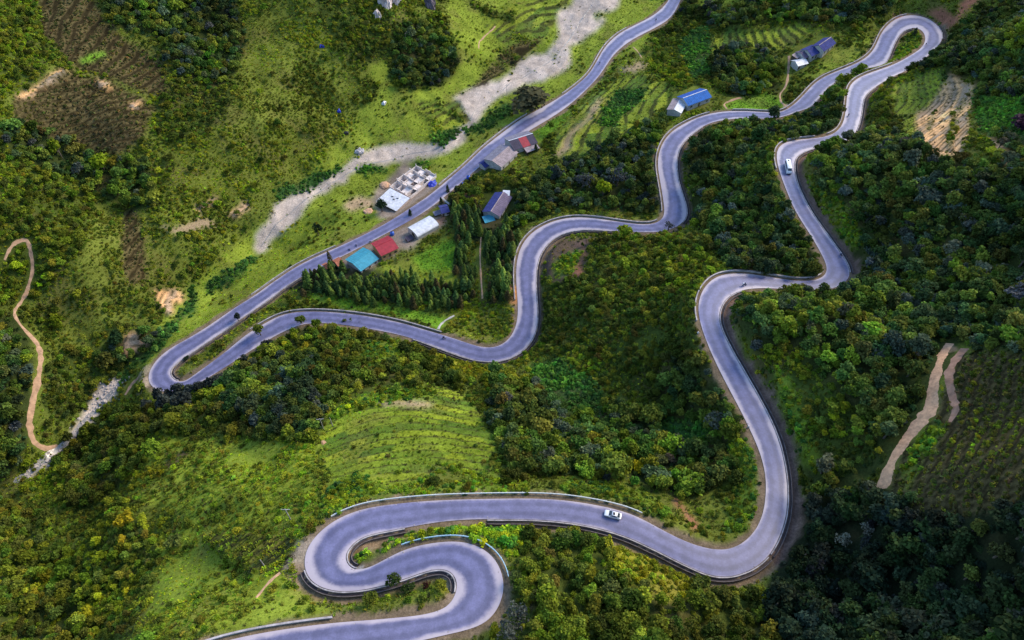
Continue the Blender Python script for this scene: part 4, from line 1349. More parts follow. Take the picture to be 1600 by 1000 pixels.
o = bpy.data.objects.new('tarpaulin_sheet', me_)
COL.objects.link(o)
o.parent = tarp


def heap(name, u, v, r, h, mat, label, cat, seed=1):
    P = pt(u, v)
    bm = bmesh.new()
    bmesh.ops.create_icosphere(bm, subdivisions=4, radius=1)
    rough = 1.0 if mat is M_ROCK else 0.35
    for q_ in bm.verts:
        c = q_.co
        n = fbm(np.array([c.x * 2.2 + seed]), np.array([c.y * 2.2 + c.z * 1.9]), seed, 5)[0]
        k_ = vnoise(np.array([c.x * 3.1 + c.z * .6 + seed]), np.array([c.y * 3.1]), seed + 3)[0]
        s_ = 0.72 + 0.62 * n + rough * (0.45 * (abs(k_ - .5) * 2) - .25)
        q_.co = Vector((c.x * r * s_, c.y * r * s_, c.z * h * s_))
    me_ = bpy.data.meshes.new(name)
    bm.to_mesh(me_)
    bm.free()
    me_.materials.append(mat)
    o = bpy.data.objects.new(name, me_)
    o.location = (P[0], P[1], P[2] + h * 0.15)
    o.rotation_euler = (0, 0, seed * 1.3)
    COL.objects.link(o)
    tag(o, label, cat)
    return o


heap('sand_heap', 602, 290, 3.0, 1.4, M_SAND, 'orange sand heap on grass beside the unfinished house', 'sand heap', 2)
heap('sand_heap', 575, 331, 2.4, 1.0, M_SAND, 'small orange soil heap above the valley road near the round dark tree', 'sand heap', 5)
heap('boulder', 562, 237, 2.6, 1.5, M_ROCK, 'grey boulder at the edge of the meadow above the riverbed', 'boulder', 3)
heap('boulder', 637, 55, 2.4, 1.8, M_ROCK, 'dark limestone boulder under the white cliff', 'boulder', 9)
heap('boulder', 505, 692, 0.9, 0.5, M_SAND, 'pinkish boulder at the foot of two leaning poles', 'boulder', 7)
for k, (u, v, r, h, lab) in enumerate([(602, 8, 4.6, 8.0, 'broad white limestone outcrop at the top of the picture'), (616, 1, 3.6, 7.0, 'second white limestone outcrop, higher up the same cliff'), (590, 27, 2.2, 4.0, 'small white limestone spur at the cliff foot'), (672, 10, 3.6, 6.5, 'dark limestone outcrop among bushes beside the meadow')]):
    o = heap('rock_outcrop', u, v, r, h, M_ROCK, lab, 'rock outcrop', 11 + k)
    o.data.materials[0] = plain('cliff_rock', (0.74, 0.62, 0.57) if k < 3 else (0.16, 0.13, 0.15), 0.9, var=0.6, scale=0.12, bump=0.7)

# blue covered mounds on the left slope
for (u, v, lab) in [(503, 72, 'small blue tarpaulin on the grass slope under the cliff'), (530, 173, 'small blue and grey tarpaulin on the slope above the river meadow'), (541, 208, 'small dark tarpaulin near the bushes above the river meadow'), (600, 161, 'tiny white tarpaulin on the meadow by the round green hillock')]:
    P = pt(u, v)
    r_ = empty('tarpaulin_tent', tuple(P), random.uniform(0, 3), lab, 'tent')
    mb = MB().loft([[(-1.5, -1.1, -0.4), (1.5, -1.1, -0.4), (1.5, 1.1, -0.4), (-1.5, 1.1, -0.4)], [(-1.2, -.9, .6), (1.2, -.9, .6), (1.2, .9, .6), (-1.2, .9, .6)], [(-.5, -.1, 1.2), (.5, -.1, 1.2), (.5, .1, 1.2), (-.5, .1, 1.2)]])
    mb.build('cover', {0: M_TARP, 1: M_TARP, 2: M_BLACK, 3: R_WHITE}[[503, 530, 541, 600].index(u)], r_)
    MB().box((0, -1.0, 0.25), (.8, .12, .9)).build('opening', M_BLACK, r_)

# ------------------------------------------------------------------ poles and marker posts
for k, (u, v, h, arm, lab) in enumerate([(455.5, 814, 7.6, True, 'concrete utility pole with crossarm in the scrub left of the long guard rail'.replace('left of', 'beyond')), (506, 671, 7.0, True, 'utility pole with a forked crossarm at the corner of the terraced field'), (520, 666, 5.5, False, 'bare slim pole standing just beside the forked utility pole'), (792, 148, 7.0, True, 'thin utility pole on the gravel edge by the big grey tree'), (413, 884, 4.0, False, 'short leaning pole in the crop rows by the lowest hairpin')]):
    P = pt(u, v)
    r_ = empty('utility_pole', tuple(P), 0.1 * k, lab, 'pole')
    MB().tube([(0, 0, -0.8), (0, 0, h)], [0.17, 0.11], 8).build('shaft', M_LIP, r_)
    if arm:
        MB().box((0, 0, h - 0.35), (2.4, 0.14, 0.14)).build('crossarm', M_CONC, r_)
        for x in (-1.05, 0, 1.05):
            MB().tube([(x, 0, h - 0.28), (x, 0, h - 0.04)], 0.06, 6).build('insulator', R_WHITE, r_)
for (u, v, lab) in [(1090.5, 521, 'white marker stone on the verge of the bend above the knoll'), (1280, 428, 'white marker stone inside the bend under the dark wood'), (1169, 668, 'white marker stone at the verge beside the straight bluish stretch'), (1228, 265, None)]:
    if not lab:
        continue
    P = pt(u, v)
    r_ = empty('marker_stone', tuple(P), 0.2, lab, 'marker stone')
    MB().loft([[(-.3, -.2, -.3), (.3, -.2, -.3), (.3, .2, -.3), (-.3, .2, -.3)], [(-.28, -.18, .7), (.28, -.18, .7), (.28, .18, .7), (-.28, .18, .7)], [(-.15, -.12, .9), (.15, -.12, .9), (.15, .12, .9), (-.15, .12, .9)]]).build('stone', R_WHITE, r_)
    MB().box((0, -0.2, 0.45), (.4, 0.03, .25)).build('number_plate', M_CONC, r_)
# ------------------------------------------------------------------ vehicles
def ring(x, hw, z0, z1, r=0.12, top=None):
    """rounded rectangle across the vehicle at x; top = narrower half width of the upper edge"""
    ht = top if top is not None else hw
    pts = []
    for cy, cz, a0 in ((hw - r, z0 + r, -90), (ht - r, z1 - r, 0), (-ht + r, z1 - r, 90), (-hw + r, z0 + r, 180)):
        for k in range(4):
            a = rad(a0 + 30 * k)
            pts.append((x, cy + r * math.cos(a), cz + r * math.sin(a)))
    return pts


def wheel_set(root, xs, y, r, wd=0.22):
    for x in xs:
        for sy in (-1, 1):
            w_ = MB().tube([(x, sy * (y - wd), r), (x, sy * y, r)], r, 18).build('wheel', M_TYRE, root, False)
            MB().tube([(x, sy * (y - 0.02), r), (x, sy * (y + 0.015), r)], r * 0.62, 14).build('rim', M_STEEL, w_)


def road_spot(u, v, toward_end=True):
    """nearest place on the road to a survey pixel, with the driving direction there"""
    mid = (EA + EB) / 2
    pu, pv, _ = project(mid)
    # best station by distance to the segment between the edges
    au, av, _ = project(EA)
    bu_, bv_, _ = project(EB)
    d = np.minimum(np.hypot(pu - u, pv - v), np.minimum(np.hypot(pu * .5 + au * .5 - u, pv * .5 + av * .5 - v), np.hypot(pu * .5 + bu_ * .5 - u, pv * .5 + bv_ * .5 - v)))
    k = int(np.clip(np.argmin(d), 6, ND - 7))
    P = at_z(u, v, zc[k])
    t_ = mid[k + 5] - mid[k - 5]
    s_ = np.clip(np.dot((P - EA[k])[:2], (EB[k] - EA[k])[:2]) / (np.dot((EB[k] - EA[k])[:2], (EB[k] - EA[k])[:2]) + 1e-9), 0, 1)
    P[2] = zc[k] + 0.10 * (1 - (2 * s_ - 1) ** 2) + 0.005
    yaw = math.atan2(t_[1], t_[0]) + (0 if toward_end else math.pi)
    pitch = math.atan2(t_[2], np.hypot(t_[0], t_[1])) * (1 if toward_end else -1)
    return P, yaw, pitch


def place(root, P, yaw, pitch):
    root.location = P
    root.rotation_euler = (0, -pitch, yaw)


car = empty('car', (0, 0, 0), 0, 'white saloon car with a dark sunroof driving on the lower road', 'car')
body = MB().loft([ring(2.28, .62, .34, .62, .10), ring(2.18, .80, .26, .74, .12), ring(1.85, .88, .22, .84, .14), ring(1.15, .90, .20, .93, .14), ring(0.75, .91, .20, .97, .12), ring(-1.45, .91, .20, .99, .12), ring(-1.75, .90, .22, 1.00, .14), ring(-2.15, .86, .26, .96, .14), ring(-2.30, .74, .36, .86, .12)]).build('body', M_CARW, car, True)
gl = MB().loft([ring(1.12, .78, .90, .96, .03, .74), ring(0.42, .80, .90, 1.40, .05, .62), ring(-1.0, .80, .90, 1.42, .05, .62), ring(-1.85, .76, .92, 1.02, .04, .66)]).build('cabin_glass', M_GLASS, car, True)
MB().loft([ring(0.36, .60, 1.36, 1.455, .04, .56), ring(-0.3, .645, 1.38, 1.475, .04, .60), ring(-1.15, .62, 1.36, 1.44, .04, .58)]).build('roof', M_CARW, car, True)
MB().box((-.22, 0, 1.474), (.62, .78, .03)).build('sunroof', M_BLACK, car)
for sy in (-1, 1):
    for (xa, za, xb, zb) in ((1.08, .95, .40, 1.41), (-1.08, 1.42, -1.82, 1.0)):
        MB().tube([(xa, sy * .765, za), (xb, sy * .63, zb)], .045, 6).build('window_pillar', M_CARW, car)
    MB().tube([(-.35, sy * .81, .97), (-.38, sy * .64, 1.42)], .035, 6).build('window_pillar', M_BLACK, car)
    MB().loft([ring(.95, .10, 0.98, 1.10, .03), ring(.78, .10, .98, 1.12, .03)]).build('mirror', M_CARW, car).location = (0, sy * .98, -.02)
    MB().loft([ring(2.23, .17, .58, .70, .04), ring(2.02, .19, .62, .80, .04)]).build('headlight', M_LAMP, car).location = (0.02, sy * .60, .0)
    MB().box((-2.25, sy * .58, .80), (.14, .34, .16)).build('tail_light', M_RED, car)
    for x in (.35, -.75):
        MB().box((x, sy * .915, .78), (.2, .03, .05)).build('door_handle', M_STEEL, car)
MB().box((2.27, 0, .46), (.08, 1.0, .16)).build('grille', M_BLACK, car)
MB().box((-2.31, 0, .62), (.04, .50, .13)).build('number_plate', M_LAMP, car)
wheel_set(car, (1.38, -1.36), .92, .33)
place(car, *road_spot(957, 806, True))
car.scale = (1.04, 1.04, 1.04)

bus = empty('minibus', (0, 0, 0), 0, 'white minibus with a roof hatch driving round the upper bend', 'minibus')
MB().loft([ring(3.45, .92, .40, 1.25, .18), ring(3.30, 1.02, .32, 1.45, .18, .96), ring(2.95, 1.05, .30, 1.80, .18, .96), ring(2.35, 1.06, .28, 2.62, .16, .90), ring(1.9, 1.07, .28, 2.74, .16, .92), ring(-3.2, 1.07, .28, 2.78, .16, .92), ring(-3.45, 1.02, .36, 2.66, .18, .88)]).build('body', M_CARW, bus, True)
MB().loft([ring(3.02, .84, 1.66, 1.72, .02), ring(2.42, .80, 2.36, 2.44, .02)]).build('windscreen', M_GLASS, bus).location = (.10, 0, .10)
for sy in (-1, 1):
    for x in (1.9, .75, -.4, -1.55, -2.65):
        MB().loft([[(x - .5, sy * 1.075, 1.45), (x + .5, sy * 1.075, 1.45), (x + .5, sy * .985, 2.3), (x - .5, sy * .985, 2.3)], [(x - .5, sy * 1.04, 1.45), (x + .5, sy * 1.04, 1.45), (x + .5, sy * .95, 2.3), (x - .5, sy * .95, 2.3)]]).build('side_window', M_GLASS, bus)
    MB().box((3.36, sy * .72, .95), (.16, .32, .24)).build('headlight', M_LAMP, bus)
    MB().box((-3.44, sy * .80, 1.1), (.08, .16, .5)).build('tail_light', M_RED, bus)
    MB().tube([(2.75, sy * 1.0, 1.95), (3.0, sy * 1.32, 1.9), (3.0, sy * 1.32, 1.55)], .06, 6).build('mirror', M_BLACK, bus)
MB().box((-3.46, 0, 1.95), (.06, 1.4, .75)).build('rear_window', M_GLASS, bus)
MB().box((-2.3, 0, 2.81), (.62, .55, .08)).build('roof_hatch', M_BLACK, bus)
MB().box((0.6, 0, 2.82), (1.5, 1.1, .12)).build('air_conditioner', M_CARW, bus)
MB().box((3.5, 0, .42), (.14, 1.8, .26)).build('bumper', M_BLACK, bus)
wheel_set(bus, (2.25, -2.0), 1.06, .38, .26)
place(bus, *road_spot(1230.5, 265, True))
bus.scale = (1.22, 1.05, 1.05)

# motorbike with its rider (a person is a thing of its own)
bike = empty('motorbike', (0, 0, 0), 0, 'x', 'motorbike')
for x in (.62, -.62):
    w_ = MB().tube([(x, -.05, .29), (x, .05, .29)], .29, 16).build('wheel', M_TYRE, bike)
    MB().tube([(x, -.055, .29), (x, .055, .29)], .19, 12).build('rim', M_STEEL, w_)
MB().loft([ring(.45, .12, .42, .80, .05), ring(.15, .16, .30, .72, .06), ring(-.25, .17, .32, .74, .06), ring(-.75, .10, .52, .76, .04)]).build('frame', plain('bike_paint', (.05, .06, .16), .35, var=.2), bike, True)
MB().loft([ring(.12, .14, .72, .80, .03), ring(-.35, .16, .74, .86, .04), ring(-.72, .12, .80, .88, .03)]).build('saddle', M_BLACK, bike, True)
MB().tube([(.62, 0, .29), (.48, 0, .85), (.42, 0, 1.02)], .045, 8).build('fork', M_STEEL, bike)
MB().tube([(.30, -.36, 1.02), (.42, 0, 1.04), (.30, .36, 1.02)], .025, 8).build('handlebar', M_BLACK, bike)
MB().tube([(.52, 0, .88), (.60, 0, .88)], .09, 10).build('headlight', M_LAMP, bike)
MB().box((-.80, 0, .70), (.05, .14, .08)).build('tail_light', M_RED, bike)


def skin_person(name, joints, links, radii, mat, parent=None):
    me = bpy.data.meshes.new(name)
    me.from_pydata(joints, links, [])
    me.materials.append(mat)
    o = bpy.data.objects.new(name, me)
    COL.objects.link(o)
    o.parent = parent
    sk = o.modifiers.new('skin', 'SKIN')
    if not me.skin_vertices:
        o.data.attributes  # layer is made by the modifier
    for i, sv in enumerate(me.skin_vertices[0].data):
        sv.radius = (radii[i], radii[i])
        sv.use_root = (i == 0)
    ss = o.modifiers.new('subdivision', 'SUBSURF')
    ss.levels = ss.render_levels = 1
    me.polygons.foreach_set('use_smooth', [True] * len(me.polygons))
    return o


def rider(dark):
    cl = plain('rider_clothes', dark, .85, var=.3, scale=5)
    J = [(-.22, 0, .92), (-.16, 0, 1.14), (-.08, 0, 1.36), (-.04, 0, 1.46), (-.02, 0, 1.58), (0, 0, 1.70),
         (-.20, .12, .90), (.18, .19, .82), (.02, .17, .42), (.12, .17, .33), (-.20, -.12, .90), (.18, -.19, .82), (.02, -.17, .42), (.12, -.17, .33),
         (-.08, .20, 1.36), (.06, .28, 1.14), (.27, .30, 1.06), (.34, .31, 1.05), (-.08, -.20, 1.36), (.06, -.28, 1.14), (.27, -.30, 1.06), (.34, -.31, 1.05)]
    E_ = [(0, 1), (1, 2), (2, 3), (3, 4), (4, 5), (0, 6), (6, 7), (7, 8), (8, 9), (0, 10), (10, 11), (11, 12), (12, 13), (2, 14), (14, 15), (15, 16), (16, 17), (2, 18), (18, 19), (19, 20), (20, 21)]
    r = [.15, .15, .16, .07, .10, .09, .10, .085, .06, .05, .10, .085, .06, .05, .075, .055, .04, .035, .075, .055, .04, .035]
    root = skin_person('person', J, E_, r, cl)
    bm = bmesh.new()
    bmesh.ops.create_uvsphere(bm, u_segments=14, v_segments=9, radius=.145)
    for q_ in bm.verts:
        q_.co = Vector((q_.co.x * 1.08 - .01, q_.co.y, q_.co.z * .95 + 1.66))
    mh = bpy.data.meshes.new('helmet')
    bm.to_mesh(mh)
    bm.free()
    mh.materials.append(plain('helmet_shell', (.55, .55, .6) if dark[2] > .06 else (.06, .06, .07), .3, var=.1))
    h_ = bpy.data.objects.new('helmet', mh)
    COL.objects.link(h_)
    h_.parent = root
    MB().loft([ring(.12, .09, 1.60, 1.70, .02), ring(.16, .07, 1.61, 1.69, .02)]).build('visor', M_GLASS, root)
    return root


rider_a, rider_b = rider((.03, .035, .06)), rider((.06, .07, .14))
SPOTS = [((1163, 446), False, 'motorbike carrying a pale load on the bend above the wooded knoll', 'person in a pale helmet riding the motorbike above the wooded knoll'),
         ((694, 529), True, 'motorbike on the road beside the concrete footpath mouth', 'person riding the motorbike near the concrete footpath mouth'),
         ((1313, 400), False, 'motorbike hugging the ditch just above the sharp bend under the dark wood', 'person on the motorbike by the ditch under the dark wood'),
         ((1325, 182), True, 'motorbike near the outer wall below the uppermost hairpin', 'person on the motorbike below the uppermost hairpin'),
         ((1446, 71), True, 'motorbike coming out of the uppermost hairpin', 'person on the motorbike coming out of the uppermost hairpin'),
         ((937, 100), True, 'motorbike on the valley road beside the gravel riverbed', 'person on the valley road motorbike beside the gravel riverbed'),
         ((1025, 32), False, 'motorbike farthest up the valley road', 'person on the motorbike farthest up the valley road')]
for k, ((u, v), fw, lb, lp) in enumerate(SPOTS):
    b = bike if k == 0 else copy_thing(bike, (0, 0, 0), 0)
    b['label'] = lb
    b['group'] = 'motorbikes on the road'
    src = rider_a if k % 2 else rider_b
    if k == 0:
        pr = rider_b
    elif k == 1:
        pr = rider_a
    else:
        pr = copy_thing(src, (0, 0, 0), 0)
    tag(pr, lp, 'person', 'riders on the motorbikes')
    P, yw, pi_ = road_spot(u, v, fw)
    for o in (b, pr):
        place(o, P, yw, pi_)
ld = MB().loft([ring(-.95, .26, .86, 1.30, .08), ring(-.45, .28, .86, 1.36, .08)]).build('load_sack', R_WHITE, None, True)
P, yw, pi_ = road_spot(1163, 446, False)
place(ld, P, yw, pi_)
tag(ld, 'pale sack tied on the back of the motorbike above the wooded knoll', 'sack')

# things parked by the teal roofed house
for k, (u, v, lb) in enumerate([(557, 384, 'parked motorbike nearest the road verge in front of the teal roof'), (546, 391, 'parked motorbike at the corner of the teal roofed house'), (579, 379, 'parked motorbike in front of the gap between teal and red roofs')]):
    b = copy_thing(bike, tuple(pt(u, v) + np.array([0, 0, .05])), 1.9 + k * .5, None, lb, 'motorbikes parked by the houses')
for k, (u, v, s_, lb) in enumerate([(725, 290, 1.0, 'blue plastic water drum under trees by the road, lower of two'), (732, 279, .9, 'blue plastic water drum under trees by the road, upper of two'), (613, 367, .9, 'blue water drum at the end of the red roofed house')]):
    P = pt(u, v)
    r_ = empty('water_drum', tuple(P), 0, lb, 'water drum')
    MB().tube([(0, 0, -.3), (0, 0, .1), (0, 0, .8), (0, 0, 1.7), (0, 0, 2.1)], [1.0 * s_, 1.15 * s_, 1.2 * s_, 1.15 * s_, .5 * s_], 16).build('tank', plain('blue_plastic', (.03, .11, .50), .4, var=.2), r_, True)
    MB().tube([(0, 0, 2.1), (0, 0, 2.25)], .4 * s_, 12).build('lid', M_BLACK, r_)

# stones: loose rocks along verges and in the creek
def rock_mesh(seed, mat):
    bm = bmesh.new()
    bmesh.ops.create_icosphere(bm, subdivisions=1, radius=1)
    r_ = random.Random(seed)
    for q_ in bm.verts:
        q_.co *= r_.uniform(.7, 1.15)
        q_.co.z *= .65
    m_ = bpy.data.meshes.new('stone')
    bm.to_mesh(m_)
    bm.free()
    m_.materials.append(mat)
    return m_
# ------------------------------------------------------------------ plants
def quads_to_mesh(name, centres, normals, sizes, mat, aspect=1.0, rnd=None, bend=0.0):
    """many leaf-clump faces (each a bent quad) as one mesh"""
    r_ = rnd or rng
    n = len(centres)
    nr = normals / (np.linalg.norm(normals, axis=1)[:, None] + 1e-9)
    a = r_.normal(size=(n, 3))
    a -= nr * (a * nr).sum(1)[:, None]
    a /= np.linalg.norm(a, axis=1)[:, None] + 1e-9
    b = np.cross(nr, a)
    s = sizes[:, None] * 0.5
    a, b = a * s * aspect, b * s
    k = r_.uniform(.55, 1.0, (n, 4, 1))
    v = np.stack([centres - a * k[:, 0], centres - b * k[:, 1] + nr * s * bend, centres + a * k[:, 2], centres + b * k[:, 3] + nr * s * bend], 1).reshape(-1, 3)
    f = np.arange(n * 4).reshape(n, 4)
    me = bpy.data.meshes.new(name)
    me.vertices.add(n * 4)
    me.vertices.foreach_set('co', v.astype(np.float32).ravel())
    me.loops.add(n * 4)
    me.loops.foreach_set('vertex_index', f.astype(np.int32).ravel())
    me.polygons.add(n)
    me.polygons.foreach_set('loop_start', np.arange(n, dtype=np.int32) * 4)
    me.update(calc_edges=True)
    me.materials.append(mat)
    return me


def sphere_dirs(n):
    d = rng.normal(size=(n, 3))
    return d / np.linalg.norm(d, axis=1)[:, None]


def crown_mesh(name, lobes, n, leaf, flat=1.0, base=0.35, spread=.62, jit=0.65, lob=(.24, .48)):
    """radius about 1: foliage on and inside a cluster of uneven lobes"""
    L_ = []
    for k in range(lobes):
        a = 2 * math.pi * (k / lobes) + rng.uniform(-.5, .5)
        rr = spread * math.sqrt(rng.uniform(.02, 1))
        r_ = rng.uniform(*lob)
        z = base + (1.35 - rr * 0.9) * rng.uniform(.55, 1.0) * flat
        L_.append((rr * math.cos(a), rr * math.sin(a), z, r_))
    L_.append((0, 0, base + .55 * flat, .55))
    C_, N_, S_ = [], [], []
    tot = sum(l[3] ** 2 for l in L_)
    for (x, y, z, r_) in L_:
        m_ = int(n * r_ ** 2 / tot)
        d = sphere_dirs(m_)
        d[:, 2] = np.where(d[:, 2] < -.35, -d[:, 2], d[:, 2])
        q = r_ * rng.uniform(.55, 1.22, (m_, 1))
        C_.append(np.array([x, y, z]) + d * q * np.array([1, 1, .85]))
        N_.append(d * (1 - jit) + rng.normal(size=(m_, 3)) * jit * .6 + np.array([0, 0, .35]))
        S_.append(leaf * rng.uniform(.5, 1.5, m_))
    return quads_to_mesh(name, np.vstack(C_), np.vstack(N_), np.concatenate(S_), M_LEAF, 1.25, bend=.25)


def conifer_mesh(name, n, h=3.6):
    t_ = rng.uniform(0, 1, n) ** .8
    z = .25 + t_ * (h - .25)
    tier = .82 + .18 * np.sin(z * 9 + rng.uniform(0, 6))
    r_ = (1 - t_) ** .58 * tier * rng.uniform(.35, 1.1, n) + .03
    a = rng.uniform(0, 2 * math.pi, n)
    c = np.stack([r_ * np.cos(a), r_ * np.sin(a), z - r_ * .22], 1)
    nn_ = np.stack([np.cos(a) * .55, np.sin(a) * .55, np.full(n, .75)], 1) + rng.normal(size=(n, 3)) * .3
    return quads_to_mesh(name, c, nn_, .34 * rng.uniform(.6, 1.3, n), M_LEAF, 1.3, bend=-.2)


def tuft_mesh(name, n, h=.8, wd=.12, spread=.5):
    V, F = [], []
    for k in range(n):
        a = rng.uniform(0, 2 * math.pi)
        r_ = spread * math.sqrt(rng.uniform(0, 1))
        x, y = r_ * math.cos(a), r_ * math.sin(a)
        b = rng.uniform(0, 2 * math.pi)
        hh = h * rng.uniform(.5, 1.15)
        lx_, ly_ = math.cos(b), math.sin(b)
        ox, oy = lx_ * hh * .55, ly_ * hh * .55
        i = len(V)
        V += [(x - ly_ * wd, y + lx_ * wd, 0), (x + ly_ * wd, y - lx_ * wd, 0), (x + ox * .45 + ly_ * wd * .8, y + oy * .45 - lx_ * wd * .8, hh * .75), (x + ox * .45 - ly_ * wd * .8, y + oy * .45 + lx_ * wd * .8, hh * .75), (x + ox, y + oy, hh * .9)]
        F += [(i, i + 1, i + 2, i + 3), (i + 3, i + 2, i + 4)]
    o = mesh(name, V, F, M_GRASS, link=False)
    return o.data


TREES = [crown_mesh('crown', 7 + k, 620, .25, flat=f, base=b) for k, (f, b) in enumerate([(1.0, .45), (.8, .4), (1.15, .5), (.9, .35), (1.05, .55), (.75, .4)])]
TREES += [crown_mesh('crown', 13, 560, .22, flat=1.15, base=.4, spread=.78, jit=.75, lob=(.18, .36)), crown_mesh('crown', 12, 520, .27, flat=.7, base=.35, spread=.85, jit=.8, lob=(.16, .38)), crown_mesh('crown', 8, 460, .24, flat=1.45, base=.5, spread=.5, jit=.7, lob=(.2, .42)), crown_mesh('crown', 10, 380, .22, flat=1.0, base=.5, spread=.8, jit=.9, lob=(.2, .4))]
AIRY = [crown_mesh('crown', 9, 300, .20, flat=1.1, base=.5, spread=.75, jit=.8)]
CONIF = [conifer_mesh('crown', 460, 3.4), conifer_mesh('crown', 420, 4.0), conifer_mesh('crown', 460, 3.0)]
BUSHES = [crown_mesh('bush', 5, 190, .30, flat=.42, base=.05, spread=.6) for k in range(4)]
BIGLEAF = [crown_mesh('bush', 4, 70, .62, flat=.45, base=.05, spread=.65, jit=.5) for k in range(2)]
TUFTS = [tuft_mesh('tuft', 15, .75, .10, .55) for k in range(3)] + [tuft_mesh('tuft', 10, 1.0, .16, .5)]


def trunk_mesh():
    mb = MB()
    mb.tube([(0, 0, -.5), (0, 0, 0), (.03, .02, .5), (0, .04, 1.0), (.05, 0, 1.35)], [.13, .11, .085, .07, .03], 7)
    for a in (0.4, 2.3, 4.4):
        mb.tube([(.02, .02, .55), (.25 * math.cos(a), .25 * math.sin(a), .85), (.48 * math.cos(a), .48 * math.sin(a), 1.1)], [.05, .035, .015], 5)
    o = mesh('trunk', mb.v, mb.f, M_BARK, link=False)
    return o.data


TRUNK = trunk_mesh()

# where plants may not stand or hang over: the road, the tracks, roofs, vehicles (survey pixels, 2 px cells)
BL = np.zeros(CU.shape, bool)


def block(u, v, grow=0):
    j = np.round((np.asarray(u) + 80) / 2).astype(int).ravel()
    i = np.round((np.asarray(v) + 80) / 2).astype(int).ravel()
    for di in range(-grow, grow + 1):
        for dj in range(-grow, grow + 1):
            a, b = i + di, j + dj
            ok = (a >= 0) & (b >= 0) & (a < BL.shape[0]) & (b < BL.shape[1])
            BL[a[ok], b[ok]] = True


for t_ in np.linspace(-.06, 1.06, 50):
    u, v, _ = project(EA * (1 - t_) + EB * t_)
    block(u, v)
for Q in TR:
    u, v, _ = project(Q)
    block(u, v, 1)
for (x, y, hl_, hw_, yw) in HOUSE_DISCS:
    for a in np.linspace(-1, 1, 15):
        for b in np.linspace(-1, 1, 15):
            lx_, ly_ = a * hl_, b * hw_
            X_, Y_ = x + lx_ * math.cos(yw) - ly_ * math.sin(yw), y + lx_ * math.sin(yw) + ly_ * math.cos(yw)
            z_ = ground(x, y)
            for dz in (0.5, 4.5):
                u, v, _ = project(np.array([X_, Y_, z_ + dz]))
                block(u, v, 1)
# places where trees do hang over the road in the photograph
HANG = [(225, 585, 345, 680), (330, 548, 420, 600), (455, 500, 700, 545), (1125, 172, 1215, 215), (940, 335, 1000, 400), (1030, 350, 1080, 400), (1205, 440, 1340, 480), (1285, 112, 1365, 200),
        (1270, 205, 1340, 240), (1400, 70, 1500, 130), (705, 265, 740, 300), (600, 880, 640, 920), (640, 806, 840, 850)]


def blocked(u, v):
    j = np.clip(np.round((u + 80) / 2).astype(int), 0, BL.shape[1] - 1)
    i = np.clip(np.round((v + 80) / 2).astype(int), 0, BL.shape[0] - 1)
    return BL[i, j]


def hanging(u, v):
    m_ = np.zeros(np.shape(u), bool)
    for a, b, c, d in HANG:
        m_ |= (u > a) & (v > b) & (u < c) & (v < d)
    return m_


inside = lambda x, y: (x > GX0 + 2) & (x < GX1 - 2) & (y > GY0 + 2) & (y < GY1 - 2)
HD = np.array(HOUSE_DISCS)


def scatter(cell):
    """jittered points over the ground that the camera may see (with a margin round the frame)"""
    xs, ys = np.arange(GX0 + 3, GX1 - 3, cell), np.arange(GY0 + 3, GY1 - 3, cell)
    a, b = np.meshgrid(xs, ys)
    a = (a + rng.uniform(-.48, .48, a.shape) * cell).ravel()
    b = (b + rng.uniform(-.48, .48, b.shape) * cell).ravel()
    z = ground(a, b)
    # steep ground carries more plants per square metre of plan
    sx, sy = (ground(a + 1, b) - ground(a - 1, b)) / 2, (ground(a, b + 1) - ground(a, b - 1)) / 2
    more = np.sqrt(1 + sx * sx + sy * sy) - 1
    dup = rng.uniform(0, 1, len(a)) < np.clip(more * 1.6, 0, 1)
    a2, b2 = a[dup] + rng.uniform(-.5, .5, dup.sum()) * cell, b[dup] + rng.uniform(-.5, .5, dup.sum()) * cell
    a, b = np.r_[a, a2], np.r_[b, b2]
    z = ground(a, b)
    u, v, dep = project(np.stack([a, b, z], -1))
    k = (u > -200) & (u < 1800) & (v > -120) & (v < 1180)
    a, b, z, u, v = a[k], b[k], z[k], u[k], v[k]
    ct_ = cover_at(u + rng.normal(0, 3, len(u)), v + rng.normal(0, 3, len(u)))
    d = bil(D, GX0, GY0, DX, a, b)
    fl = bil(FL, GX0, GY0, DX, a, b)
    free = np.ones(len(a), bool)
    for (x, y, hl_, hw_, yw) in HOUSE_DISCS:
        dx, dy = a - x, b - y
        lx_, ly_ = dx * math.cos(yw) + dy * math.sin(yw), -dx * math.sin(yw) + dy * math.cos(yw)
        free &= ~((abs(lx_) < hl_ + .6) & (abs(ly_) < hw_ + .6))
    k = free
    return a[k], b[k], z[k], u[k], v[k], ct_[k], d[k], fl[k], dep[:0]


TD = np.array([T[n][1] for n in TN])
TR0 = np.array([T[n][2][0] for n in TN])
TR1 = np.array([T[n][2][1] for n in TN])
BD = np.array([T[n][4] for n in TN])
GD = np.array([T[n][6] for n in TN])


def palette(ct_, idx, var=.22):
    out = np.zeros((len(ct_), 3))
    for k, n in enumerate(TN):
        m_ = ct_ == k
        if m_.any():
            P = np.array(T[n][idx])
            out[m_] = P[rng.integers(0, len(P), m_.sum())]
    s = np.exp(rng.normal(0, var, (len(ct_), 1)))
    h = np.exp(rng.normal(0, .10, (len(ct_), 3)))
    return np.clip(out * s * h, .006, .6)


def patchy(a, b, col, seed):
    """whole stands differ a little: some parts of a slope are yellower or darker in leaf"""
    n = fbm(a / 24, b / 24, seed, 3)[:, None]
    y = smooth(.52, .72, n)
    dk = smooth(.48, .30, n)
    return col * (1 + y * np.array([.50, .50, -.15])) * (1 - .40 * dk)


